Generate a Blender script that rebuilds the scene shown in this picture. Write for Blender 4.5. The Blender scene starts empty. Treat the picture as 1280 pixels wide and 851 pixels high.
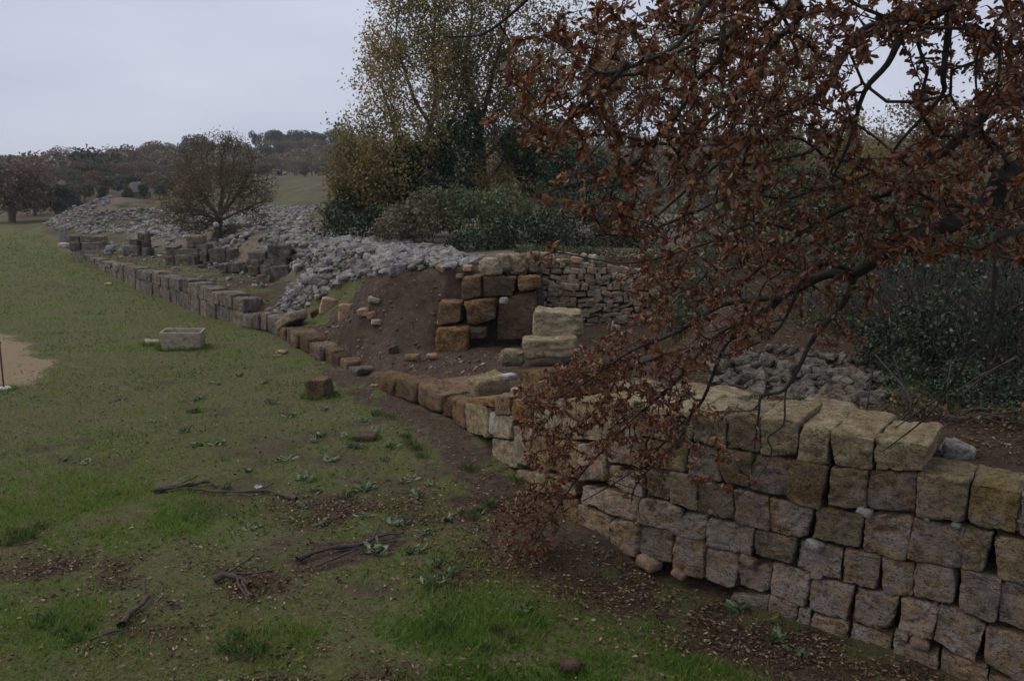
import bpy, bmesh, math, random
import numpy as np
from mathutils import Vector, Matrix

random.seed(7)
RNG = np.random.default_rng(11)
SC = bpy.context.scene
COL = SC.collection
R = math.radians

# ---------------------------------------------------------------- camera
CAMZ, FPX, HOR = 4.0, 1100.0, 235.0
PITCH = math.atan((425.5 - HOR) / FPX)
cam = bpy.data.cameras.new("camera")
cam.sensor_width = 36.0
cam.lens = FPX / 1280.0 * 36.0
cam.clip_start, cam.clip_end = 0.1, 6000.0
camo = bpy.data.objects.new("camera", cam)
camo.location = (0, 0, CAMZ)
camo.rotation_euler = (math.pi / 2 - PITCH, 0, 0)
COL.objects.link(camo)
SC.camera = camo

# ---------------------------------------------------------------- world (overcast daylight) and sun
SUN_EL, SUN_ROT = R(55), R(-85)
w = bpy.data.worlds.new("World")
SC.world = w
w.use_nodes = True
nt = w.node_tree
bgn = nt.nodes["Background"]
sky = nt.nodes.new("ShaderNodeTexSky")
sky.sky_type = 'NISHITA'
sky.sun_disc = False
sky.sun_elevation, sky.sun_rotation = SUN_EL, SUN_ROT
sky.air_density, sky.dust_density = 1.0, 4.0
tcw = nt.nodes.new("ShaderNodeTexCoord")
cn = nt.nodes.new("ShaderNodeTexNoise")
cn.inputs["Scale"].default_value = 2.2
cn.inputs["Detail"].default_value = 5
mpw = nt.nodes.new("ShaderNodeMapping")
mpw.inputs["Scale"].default_value = (1, 1, 3.5)
nt.links.new(tcw.outputs["Generated"], mpw.inputs["Vector"])
nt.links.new(mpw.outputs["Vector"], cn.inputs["Vector"])
crw = nt.nodes.new("ShaderNodeValToRGB")
crw.color_ramp.elements[0].position = 0.36
crw.color_ramp.elements[0].color = (4.55, 4.95, 6.2, 1)
crw.color_ramp.elements[1].position = 0.64
crw.color_ramp.elements[1].color = (5.6, 5.9, 7.0, 1)
nt.links.new(cn.outputs["Fac"], crw.inputs["Fac"])
mxw = nt.nodes.new("ShaderNodeMix")
mxw.data_type = 'RGBA'
mxw.inputs["Factor"].default_value = 0.93
nt.links.new(sky.outputs["Color"], mxw.inputs["A"])
nt.links.new(crw.outputs["Color"], mxw.inputs["B"])
nt.links.new(mxw.outputs["Result"], bgn.inputs["Color"])
bgn.inputs["Strength"].default_value = 0.1

sun = bpy.data.lights.new("sun", 'SUN')
sun.energy = 1.5
sun.angle = R(60)
sun.color = (1.0, 0.9, 0.76)
suno = bpy.data.objects.new("sun", sun)
sd = Vector((math.sin(SUN_ROT) * math.cos(SUN_EL), math.cos(SUN_ROT) * math.cos(SUN_EL), math.sin(SUN_EL)))
suno.rotation_euler = sd.to_track_quat('Z', 'Y').to_euler()
suno.location = (0, 0, 60)
COL.objects.link(suno)

SC.view_settings.view_transform = 'Standard'
SC.view_settings.look = 'None'
SC.view_settings.exposure = 0.22
SC.view_settings.gamma = 1.0
SC.cycles.use_denoising = True
SC.cycles.max_bounces = 6
SC.cycles.diffuse_bounces = 3
SC.cycles.transmission_bounces = 3
SC.cycles.transparent_max_bounces = 4

# ---------------------------------------------------------------- helpers: noise
def _h(ix, iy, iz, seed):
    n = (ix.astype(np.int64) * 374761393 + iy.astype(np.int64) * 668265263 + iz.astype(np.int64) * 2147483647 + seed * 974634777) & 0xFFFFFFFF
    n = ((n ^ (n >> 13)) * 1274126177) & 0xFFFFFFFF
    n = ((n ^ (n >> 15)) * 2246822519) & 0xFFFFFFFF
    return ((n ^ (n >> 16)) & 0xFFFFFF) / float(0xFFFFFF)

def vnoise(P, seed=0):
    P = np.asarray(P, float)
    i = np.floor(P)
    f = P - i
    f = f * f * (3 - 2 * f)
    i = i.astype(np.int64)
    r = 0
    for a in (0, 1):
        for b in (0, 1):
            for c in (0, 1):
                wgt = (f[:, 0] if a else 1 - f[:, 0]) * (f[:, 1] if b else 1 - f[:, 1]) * (f[:, 2] if c else 1 - f[:, 2])
                r = r + wgt * _h(i[:, 0] + a, i[:, 1] + b, i[:, 2] + c, seed)
    return r

def fbm(P, octv=3, seed=0, gain=0.5):
    P = np.asarray(P, float)
    s, amp, tot = 0, 1.0, 0.0
    for k in range(octv):
        s = s + amp * vnoise(P * (2.03 ** k) + 17.3 * k, seed + k)
        tot += amp
        amp *= gain
    return s / tot

def fbm2(x, y, sc, octv=3, seed=0):
    x, y = np.broadcast_arrays(np.asarray(x, float), np.asarray(y, float))
    sh = x.shape
    P = np.stack([x.ravel() * sc, y.ravel() * sc, np.zeros(x.size) + 0.37], 1)
    return fbm(P, octv, seed).reshape(sh)

def sst(v, a, b):
    t = np.clip((np.asarray(v, float) - a) / (b - a), 0, 1)
    return t * t * (3 - 2 * t)

# ---------------------------------------------------------------- helpers: survey (photo measurements to places on the ground)
FW = np.array([0, math.cos(PITCH), -math.sin(PITCH)])
UP = np.array([0, math.sin(PITCH), math.cos(PITCH)])
RT = np.array([1.0, 0, 0])
CAM = np.array([0, 0, CAMZ])

def ray(px, py):
    return FW + (px - 640) / FPX * RT + (425.5 - py) / FPX * UP

def at_z(px, py, z):
    d = ray(px, py)
    return CAM + d * ((z - CAMZ) / d[2])

def at_d(px, py, Y):
    d = ray(px, py)
    return CAM + d * (Y / d[1])

def proj(P):
    P = np.atleast_2d(np.asarray(P, float)) - CAM
    f = P @ FW
    f = np.where(f < 0.05, 0.05, f)
    return 640 + FPX * (P @ RT) / f, 425.5 - FPX * (P @ UP) / f, f

def inpoly(px, py, poly):
    px, py = np.asarray(px), np.asarray(py)
    res = np.zeros(px.shape, bool)
    n = len(poly)
    for i in range(n):
        x1, y1 = poly[i]
        x2, y2 = poly[(i + 1) % n]
        c = ((y1 > py) != (y2 > py)) & (px < (x2 - x1) * (py - y1) / ((y2 - y1) or 1e-9) + x1)
        res ^= c
    return res

# ---------------------------------------------------------------- line of the ancient wall (front face in plan)
BASE = [(88, 318), (105, 328), (130, 340), (150, 350), (170, 362), (200, 373), (225, 382), (250, 392), (270, 399), (300, 407),
        (320, 412), (346, 419), (363, 432), (396, 449), (422, 456), (437, 464), (462, 482), (489, 493), (506, 502), (539, 516),
        (555, 522), (583, 536), (617, 572), (655, 607), (690, 637), (722, 655), (759, 677), (794, 692), (840, 709), (880, 722),
        (926, 734), (963, 744), (1012, 760), (1066, 775), (1123, 793), (1230, 834), (1300, 862)]
_wp = np.array([at_z(x, y, 0)[:2] for x, y in BASE])
_d1 = (_wp[-1] - _wp[-2]) / np.linalg.norm(_wp[-1] - _wp[-2])
_wp = np.vstack([_wp, _wp[-1] + _d1 * 4])
_cum = np.concatenate([[0], np.cumsum(np.linalg.norm(np.diff(_wp, axis=0), axis=1))])
_ss = np.arange(0, _cum[-1], 0.1)
WL = np.stack([np.interp(_ss, _cum, _wp[:, 0]), np.interp(_ss, _cum, _wp[:, 1])], 1)
_k = np.ones(13) / 13
_pad = np.vstack([WL[:1] + (WL[:1] - WL[1:7][::-1]), WL, WL[-1:] + (WL[-1:] - WL[-7:-1][::-1])])
WL = np.stack([np.convolve(_pad[:, 0], _k, 'valid'), np.convolve(_pad[:, 1], _k, 'valid')], 1)
_wt = np.gradient(WL, axis=0)
_wt /= np.linalg.norm(_wt, axis=1)[:, None]
WN = np.stack([-_wt[:, 1], _wt[:, 0]], 1)          # pointing behind the wall
AX0 = WL[0].copy()
AXD = np.array([3.9, 7.35]) - AX0
AXD /= np.linalg.norm(AXD)
AXN = np.array([-AXD[1], AXD[0]])
_ws = (WL - AX0) @ AXD
_wtt = (WL - AX0) @ AXN

def wall_hit(px, py):
    """point on the vertical sheet of the wall's front face seen at a survey position"""
    d = ray(px, py)
    ux, uy = d[0], d[1]
    side = WL[:, 0] * uy - WL[:, 1] * ux
    c = np.where(side[:-1] * side[1:] <= 0)[0]
    c = c[-1]
    t = side[c] / (side[c] - side[c + 1])
    p = WL[c] * (1 - t) + WL[c + 1] * t
    k = (p[0] * ux + p[1] * uy) / (ux * ux + uy * uy)
    return np.array([p[0], p[1], CAMZ + d[2] * k]), c

def near_index(p):
    return int(np.argmin(((WL - np.asarray(p)[:2]) ** 2).sum(1)))

# ---------------------------------------------------------------- terrain
TAB_S = [-60, -6, 0, 8, 25, 33, 35.3, 41]
TAB_ZT = [0.3, 0.35, 0.5, 0.7, 0.9, 0.8, 0.42, 0.38]
TAB_TF = [6, 4, 3, 3, 2.8, 1.7, 0.8, 0.6]
TAB_TC = [16, 9, 8, 7, 5.2, 3.9, 2.9, 2.6]
TAB_ZC = [1.6, 1.8, 1.8, 2.0, 2.2, 2.25, 2.25, 2.25]
TAB_W = [7, 5, 1.0, .25, .25, .25, .25, .25]

def hz(x, y):
    x, y = np.broadcast_arrays(np.asarray(x, float), np.asarray(y, float))
    s = (x - AX0[0]) * AXD[0] + (y - AX0[1]) * AXD[1]
    t = (x - AX0[0]) * AXN[0] + (y - AX0[1]) * AXN[1]
    t = t - np.interp(s, _ws, _wtt)
    I = lambda tab: np.interp(s, TAB_S, tab)
    wv = I(TAB_W)
    step = sst((t - 0.28) / wv, 0, 1)
    zt, tf, tc, zc = I(TAB_ZT), I(TAB_TF), I(TAB_TC), I(TAB_ZC)
    ir = fbm2(x, y, 0.9, 3, 5) - .5
    zp = zt * step + (zc - zt) * sst(t + ir * 0.9, tf, tc) * (t > 0)
    # excavated chamber and the filled ground behind the near wall
    floor = 0.36 + 0.02 * np.clip(t, 0, 9)
    foot = np.interp(x, [-6, -3.8, -2.6, -1.8], [21.4, 19.5, 18.8, 18.9])
    wb = np.interp(x, [-1.78, -1.5], [2.5, 0.35])
    yb = np.where(x < -1.5, foot + (19.75 - foot) * sst(x, -1.78, -1.5), np.where(x < 0.72, 19.9, 22.95))
    zb = floor + (2.2 - floor) * sst((y - yb) / wb + ir * 0.35 * (wb > 1), 0, 1)
    xr = np.interp(y, [12.4, 13.2, 14.2, 22.6], [-12, -0.1, 1.9, 4.3])
    fill = np.interp(y, [6, 8.6, 9.5, 12, 16, 20], [1.5, 1.5, 1.45, 1.15, 1.8, 2.1])
    zr = floor + (fill - floor) * sst((x - xr) / 1.6, 0, 1)
    zch = np.maximum(zb, zr) * step
    m = sst(s, 39.6, 41.2)
    z = zp * (1 - m) + zch * m
    behind = (t > 0.28)
    # rubble swell, clods
    z = z + (fbm2(x, y, 0.55, 3, 2) - .5) * 0.28 * sst(t, tf + .5, tc + 2) * (1 - m * 0.6)
    z = z + (fbm2(x, y, 0.35, 3, 1) - .5) * 0.12 + (fbm2(x, y, 2.3, 3, 3) - .5) * 0.06
    # dip in front of the near wall
    z = z + 0.05 * sst(s, 48.5, 50) * sst(t, -1.2, -0.2) * (~behind) - 0.24 * sst(s, 52.2, 53.3) * sst(t, -2.2, -0.2) * (~behind)
    # trodden hollow by the corner
    z = z - 0.12 * np.exp(-(((x - 0.1) / 0.9) ** 2 + ((y - 10.6) / 0.8) ** 2)) * (~behind)
    # rubble mound far back
    z = z + 2.6 * np.exp(-(((x + 35) / 4.2) ** 2 + ((y - 76) / 6.5) ** 2)) + 0.6 * np.exp(-(((x + 31) / 6) ** 2 + ((y - 63) / 5) ** 2))
    # rise of the country behind
    z = z + 5.2 * sst(y, 80, 215) + 12.5 * sst(y, 225, 420) * sst(x, -235, -85) + 3.5 * sst(y, 230, 420)
    return z

def st(x, y):
    x, y = np.broadcast_arrays(np.asarray(x, float), np.asarray(y, float))
    s = (x - AX0[0]) * AXD[0] + (y - AX0[1]) * AXD[1]
    t = (x - AX0[0]) * AXN[0] + (y - AX0[1]) * AXN[1]
    return s, t - np.interp(s, _ws, _wtt)

def on_ground(px, py):
    d = ray(px, py)
    ks = 3.0 * (1.006 ** np.arange(900))
    P = CAM[None] + d[None] * ks[:, None]
    below = P[:, 2] < hz(P[:, 0], P[:, 1])
    i = int(np.argmax(below)) if below.any() else 700
    a, b = ks[max(i - 1, 0)], ks[i]
    for _ in range(18):
        m = (a + b) / 2
        q = CAM + d * m
        if q[2] < float(hz(q[0], q[1])):
            b = m
        else:
            a = m
    return CAM + d * b

# ---------------------------------------------------------------- helpers: objects
def tag(o, label=None, cat=None, group=None, kind=None):
    if label: o["label"] = label
    if cat: o["category"] = cat
    if group: o["group"] = group
    if kind: o["kind"] = kind
    return o

def thing(name, loc, label, cat, group=None, rz=0):
    o = bpy.data.objects.new(name, None)
    o.empty_display_size = 0.2
    o.location = Vector([float(c) for c in loc])
    o.rotation_euler.z = rz
    COL.objects.link(o)
    return tag(o, label, cat, group)

def mesh_np(name, V, faces, attrs=None, smooth=False):
    """faces: list of int arrays (n,3) or (n,4); attrs: name -> per-face float array (same order)"""
    me = bpy.data.meshes.new(name)
    V = np.ascontiguousarray(V, np.float32)
    me.vertices.add(len(V))
    me.vertices.foreach_set("co", V.ravel())
    faces = [np.asarray(f, np.int32) for f in faces if len(f)]
    idx = np.concatenate([f.ravel() for f in faces])
    tot = np.concatenate([np.full(len(f), f.shape[1], np.int32) for f in faces])
    start = np.concatenate([[0], np.cumsum(tot)[:-1]]).astype(np.int32)
    me.loops.add(len(idx))
    me.loops.foreach_set("vertex_index", idx)
    me.polygons.add(len(tot))
    me.polygons.foreach_set("loop_start", start)
    try:
        me.polygons.foreach_set("loop_total", tot)
    except Exception:
        pass
    if smooth:
        me.polygons.foreach_set("use_smooth", np.ones(len(tot), bool))
    me.update(calc_edges=True)
    for k, a in (attrs or {}).items():
        at = me.attributes.new(k, 'FLOAT', 'FACE' if len(a) == len(tot) else 'POINT')
        at.data.foreach_set("value", np.asarray(a, np.float32))
    return me

def put(name, me, mat=None, parent=None, loc=None):
    o = bpy.data.objects.new(name, me)
    if mat is not None and not me.materials:
        me.materials.append(mat)
    COL.objects.link(o)
    if parent is not None:
        o.parent = parent
        if loc is None:       # mesh given in world coordinates
            o.matrix_parent_inverse = (Matrix.Translation(parent.location) @ Matrix.Rotation(parent.rotation_euler.z, 4, 'Z')).inverted()
    if loc is not None:
        o.location = loc
    return o

# ---------------------------------------------------------------- helpers: shapes
_lat = {}
def lattice(nx, ny, nz):
    key = (nx, ny, nz)
    if key in _lat:
        return _lat[key]
    idx, P, F = {}, [], []
    def vid(i, j, k):
        q = (i, j, k)
        if q not in idx:
            idx[q] = len(P)
            P.append((i / nx, j / ny, k / nz))
        return idx[q]
    for i in range(nx):
        for j in range(ny):
            F.append((vid(i, j, 0), vid(i, j + 1, 0), vid(i + 1, j + 1, 0), vid(i + 1, j, 0)))
            F.append((vid(i, j, nz), vid(i + 1, j, nz), vid(i + 1, j + 1, nz), vid(i, j + 1, nz)))
    for i in range(nx):
        for k in range(nz):
            F.append((vid(i, 0, k), vid(i + 1, 0, k), vid(i + 1, 0, k + 1), vid(i, 0, k + 1)))
            F.append((vid(i, ny, k), vid(i, ny, k + 1), vid(i + 1, ny, k + 1), vid(i + 1, ny, k)))
    for j in range(ny):
        for k in range(nz):
            F.append((vid(0, j, k), vid(0, j, k + 1), vid(0, j + 1, k + 1), vid(0, j + 1, k)))
            F.append((vid(nx, j, k), vid(nx, j + 1, k), vid(nx, j + 1, k + 1), vid(nx, j, k + 1)))
    _lat[key] = (np.array(P), np.array(F))
    return _lat[key]

def stone_vf(C, n=(8, 6, 8), r=0.05, disp=0.02, freq=6.0, seed=0, big=0.0, chips=3):
    """weathered block with worn edges, broken corners and a pitted skin; C: 8 corners, C[u][v][w] (length, depth, height)"""
    C = np.asarray(C, float)
    P, F = lattice(*n)
    q_ = np.random.default_rng(seed + 90001)
    L = np.array([np.linalg.norm(C[1, 0, 0] - C[0, 0, 0]) + np.linalg.norm(C[1, 0, 1] - C[0, 0, 1]),
                  np.linalg.norm(C[0, 1, 0] - C[0, 0, 0]) + np.linalg.norm(C[1, 1, 1] - C[1, 0, 1]),
                  np.linalg.norm(C[0, 0, 1] - C[0, 0, 0]) + np.linalg.norm(C[1, 0, 1] - C[1, 0, 0])]) / 2
    r = min(r, L.min() * 0.45)
    off = seed * 7.31
    Q = 0.5 - 0.5 * np.cos(np.pi * P)
    Q = 0.4 * Q + 0.6 * P
    q = (Q - 0.5) * L
    rl = (r * (.35 + 1.3 * vnoise(q * (2.2 / max(L.max(), .05)) * 3 + off, seed % 40)))[:, None]
    lim = np.maximum(L / 2 - rl, L * .04)
    inner = np.clip(q, -lim, lim)
    e = q - inner
    ln = np.linalg.norm(e, axis=1)
    nrm = e / np.maximum(ln, 1e-9)[:, None]
    q = inner + nrm * np.minimum(ln, rl[:, 0])[:, None]
    # broken corners: planes that cut a corner or an edge away
    for _ in range(chips):
        cs_ = q_.choice([-1, 1], 3) * q_.choice([0.35, 1.0], 3, p=[.3, .7])
        nn = cs_ * q_.uniform(.5, 1.2, 3)
        nn /= np.linalg.norm(nn)
        reach = (np.abs(nn) * L / 2).sum()
        dpl = reach - q_.uniform(.06, .34) * L.min() * .5
        over = q @ nn - dpl
        hit = over > 0
        q[hit] -= nn * (over[hit] * .88)[:, None]
    u = q / L + 0.5
    u0, v0, w0 = u[:, 0:1], u[:, 1:2], u[:, 2:3]
    X = 0
    for a in (0, 1):
        for b in (0, 1):
            for c in (0, 1):
                X = X + (u0 if a else 1 - u0) * (v0 if b else 1 - v0) * (w0 if c else 1 - w0) * C[a, b, c]
    cen = C.reshape(8, 3).mean(0)
    ax = [C[1].mean((0, 1)) - C[0].mean((0, 1)), C[:, 1].mean((0, 1)) - C[:, 0].mean((0, 1)), C[:, :, 1].mean((0, 1)) - C[:, :, 0].mean((0, 1))]
    ax = [a / max(np.linalg.norm(a), 1e-9) for a in ax]
    N = nrm[:, 0:1] * ax[0] + nrm[:, 1:2] * ax[1] + nrm[:, 2:3] * ax[2]
    nz = np.linalg.norm(nrm, axis=1) < .5
    N[nz] = (X - cen)[nz] / np.maximum(np.linalg.norm((X - cen)[nz], axis=1), 1e-9)[:, None]
    sq = X * np.array([1, 1, 1.7])
    d = (fbm(sq * freq + off, 4, seed % 50, .6) - .5) * 2 * disp
    d = d + (fbm(sq * freq * 3.3 + off, 2, seed % 50 + 5) - .5) * disp * .9
    if big:
        d = d + (fbm(X * freq * .33 + off, 2, seed % 50 + 3) - .5) * 2 * big
    ridg = np.abs(fbm(sq * freq * 1.3 + off, 2, seed % 50 + 9) - .5)
    d = d - np.clip(.05 - ridg, 0, 1) * disp * 16
    return X + N * d[:, None], F

def box_corners(cen, ax, half):
    cen = np.asarray(cen, float)
    C = np.zeros((2, 2, 2, 3))
    for a in (0, 1):
        for b in (0, 1):
            for c in (0, 1):
                C[a, b, c] = cen + (2 * a - 1) * half[0] * ax[0] + (2 * b - 1) * half[1] * ax[1] + (2 * c - 1) * half[2] * ax[2]
    return C

def yaw_axes(a, tilt=0.0, roll=0.0):
    M = Matrix.Rotation(a, 3, 'Z') @ Matrix.Rotation(tilt, 3, 'X') @ Matrix.Rotation(roll, 3, 'Y')
    return [np.array(M.col[i]) for i in range(3)]

def rock_mesh(name, seed, n=14, flat=.75, rough=.2, smooth=False):
    """angular broken stone: the hull of a few scattered points"""
    q_ = np.random.default_rng(seed)
    v = q_.normal(size=(n, 3))
    v /= np.linalg.norm(v, axis=1)[:, None]
    v = np.sign(v) * np.abs(v) ** .75
    v *= np.array([q_.uniform(.42, .6), q_.uniform(.3, .46), q_.uniform(.22, .36) * flat / .75]) * q_.uniform(1 - rough, 1 + rough * .4, (n, 1))
    bm = bmesh.new()
    vs = [bm.verts.new(p) for p in v]
    res = bmesh.ops.convex_hull(bm, input=vs)
    bmesh.ops.delete(bm, geom=[g_ for g_ in bm.verts if not g_.link_faces], context='VERTS')
    bmesh.ops.recalc_face_normals(bm, faces=bm.faces)
    if n > 14:
        bmesh.ops.bevel(bm, geom=list(bm.edges), offset=.009, segments=1, affect='EDGES')
        bmesh.ops.triangulate(bm, faces=bm.faces)
        for w_ in bm.verts:
            w_.co += Vector(q_.normal(0, .008, 3))
    me_ = bpy.data.meshes.new(name)
    bm.to_mesh(me_)
    bm.free()
    return me_

def tubes(nodes, parent, rad, nside=lambda r: 4, jit=0.0):
    """tube mesh over a branching skeleton"""
    nodes = np.asarray(nodes, float)
    n = len(nodes)
    kids = [[] for _ in range(n)]
    roots = []
    for i, p in enumerate(parent):
        (roots if p < 0 else kids[p]).append(i)
    Vs, Qs = [], []
    base = 0
    stack = [(r_, None) for r_ in roots]
    while stack:
        start, frm = stack.pop()
        chain = [] if frm is None else [frm]
        cur = start
        while True:
            chain.append(cur)
            ks = kids[cur]
            if not ks:
                break
            ks = sorted(ks, key=lambda c: -rad[c])
            for c in ks[1:]:
                stack.append((c, cur))
            cur = ks[0]
        if len(chain) < 2:
            continue
        P = nodes[chain]
        rr = np.array([rad[c] for c in chain], float)
        if frm is not None:
            rr[0] = min(rr[0], rr[1] * 1.15)
        m = nside(rr.max())
        T = np.gradient(P, axis=0)
        T /= np.maximum(np.linalg.norm(T, axis=1), 1e-9)[:, None]
        ref = np.array([0.31, 0.52, 0.79]) if abs(T[0] @ np.array([0.31, 0.52, 0.79])) < .9 else np.array([1.0, 0, 0])
        A = []
        u = ref - T[0] * (ref @ T[0])
        u /= np.linalg.norm(u)
        for k in range(len(P)):
            u = u - T[k] * (u @ T[k])
            u /= max(np.linalg.norm(u), 1e-9)
            A.append(u)
        A = np.array(A)
        B = np.cross(T, A)
        th = np.arange(m) * 2 * math.pi / m
        ring = P[:, None] + rr[:, None, None] * (np.cos(th)[None, :, None] * A[:, None] + np.sin(th)[None, :, None] * B[:, None])
        if jit:
            ring = ring + (fbm(ring.reshape(-1, 3) * 14, 2, 4).reshape(ring.shape[:2]) - .5)[:, :, None] * jit * rr[:, None, None] * (np.cos(th)[None, :, None] * A[:, None] + np.sin(th)[None, :, None] * B[:, None])
        Vs.append(ring.reshape(-1, 3))
        k = np.arange(len(P) - 1)[:, None] * m
        j = np.arange(m)[None]
        a = base + k + j
        b = base + k + (j + 1) % m
        Qs.append(np.stack([a, b, b + m, a + m], -1).reshape(-1, 4))
        base += len(P) * m
    return np.concatenate(Vs), np.concatenate(Qs)

def spline(pts, sub=4):
    P = np.asarray(pts, float)
    out = []
    for i in range(len(P) - 1):
        p0, p1, p2, p3 = P[max(i - 1, 0)], P[i], P[i + 1], P[min(i + 2, len(P) - 1)]
        for k in range(sub):
            t = k / sub
            out.append(.5 * ((2 * p1) + (p2 - p0) * t + (2 * p0 - 5 * p1 + 4 * p2 - p3) * t * t + (3 * p1 - p0 - 3 * p2 + p3) * t ** 3))
    out.append(P[-1])
    return np.array(out)

class Skel:
    """a branching skeleton that grows towards points, the way twigs fill a crown"""
    def __init__(self):
        self.P, self.par, self.pl, self.lock, self.tips = [], [], [], [], []
    def add_line(self, pts, r0, r1, parent=-1, sub=4):
        S = spline(pts, sub)
        if parent == 'near':
            A = np.array(self.P)
            parent = int(np.argmin(((A - S[0]) ** 2).sum(1)))
        for k, p in enumerate(S):
            self.P.append(p)
            self.par.append(parent)
            self.pl.append(0.0 if parent < 0 else self.pl[parent] + float(np.linalg.norm(p - self.P[parent])))
            self.lock.append(r0 + (r1 - r0) * k / (len(S) - 1))
            parent = len(self.P) - 1
        return parent
    def grow(self, A, bf=.25, seg=.22, bend=.35, jit=.05, droop=0.0, rng=RNG):
        A = np.asarray(A, float)
        N0 = np.array(self.P)
        d0 = np.array([np.min(((N0 - a) ** 2).sum(1)) for a in A]) if len(A) * len(N0) < 4e6 else rng.random(len(A))
        cap = len(self.P) + len(A) * 14
        buf = np.zeros((cap, 3))
        pl = np.zeros(cap)
        n = len(self.P)
        buf[:n] = N0
        pl[:n] = self.pl
        for i in np.argsort(d0):
            a = A[i]
            dist = np.sqrt(((buf[:n] - a) ** 2).sum(1))
            j = int(np.argmin(dist + bf * pl[:n]))
            L = dist[j]
            if L < 1e-4:
                continue
            m = max(1, min(12, int(L / seg)))
            p = self.par[j]
            dr = (buf[j] - buf[p]) if p >= 0 else (a - buf[j])
            dr = dr / max(np.linalg.norm(dr), 1e-9)
            ctl = buf[j] + dr * L * bend + np.array([0, 0, droop * L])
            par = j
            for k in range(1, m + 1):
                t = k / m
                q = (1 - t) ** 2 * buf[j] + 2 * t * (1 - t) * ctl + t * t * a
                if k < m:
                    q = q + rng.normal(0, jit * seg, 3)
                if n >= cap:
                    break
                buf[n] = q
                pl[n] = pl[par] + np.linalg.norm(q - buf[par])
                self.par.append(par)
                self.lock.append(0)
                par = n
                n += 1
            self.tips.append(par)
        self.P = [q for q in buf[:n]]
        self.pl = list(pl[:n])
    def radii(self, tip=.004, e=2.4, grow=1.0):
        n = len(self.P)
        acc = np.zeros(n)
        for i in range(n - 1, -1, -1):
            v = max(acc[i], tip ** e)
            acc[i] = v
            p = self.par[i]
            if p >= 0:
                acc[p] += v
        r = acc ** (1 / e) * grow
        lk = np.array(self.lock)
        return np.where(lk > 0, lk, r)

def leaf_batch(P, D, size, rng=RNG, width=.45, fold=.18, quad=False):
    """many small leaves: P base points, D axis directions"""
    n = len(P)
    P = np.asarray(P, float)
    D = np.asarray(D, float)
    D = D / np.maximum(np.linalg.norm(D, axis=1), 1e-9)[:, None]
    q = rng.normal(size=(n, 3))
    S = np.cross(D, q)
    S /= np.maximum(np.linalg.norm(S, axis=1), 1e-9)[:, None]
    U = np.cross(S, D)
    sz = np.broadcast_to(np.asarray(size, float), (n,))[:, None]
    wd = sz * width
    b = P
    t = P + D * sz
    l = P + D * sz * .55 + S * wd * .5 + U * sz * fold * .5
    r_ = P + D * sz * .55 - S * wd * .5 + U * sz * fold * .5
    i = np.arange(n)
    if quad:
        V = np.stack([b, r_, t, l], 1).reshape(-1, 3)
        F = np.stack([i * 4, i * 4 + 1, i * 4 + 2, i * 4 + 3], 1)
        return V, F, 1
    l1 = P + D * sz * .3 + S * wd * .36 + U * sz * fold * .35
    r1 = P + D * sz * .3 - S * wd * .36 + U * sz * fold * .35
    l2 = P + D * sz * .72 + S * wd * .46 + U * sz * fold * .45
    r2 = P + D * sz * .72 - S * wd * .46 + U * sz * fold * .45
    m = P + D * sz * .5 - U * sz * fold * .2
    V = np.stack([b, r1, r2, t, l2, l1, m], 1).reshape(-1, 3)
    k = i * 7
    F = np.stack([np.stack([k + a_, k + (a_ + 1) % 6, k + 6], 1) for a_ in range(6)], 1).reshape(-1, 3)
    return V, F, 6

def ball(n, rng=RNG, lo=0.0):
    v = rng.normal(size=(n, 3))
    v /= np.linalg.norm(v, axis=1)[:, None]
    return v * (lo ** 3 + (1 - lo ** 3) * rng.random(n))[:, None] ** (1 / 3)

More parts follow.
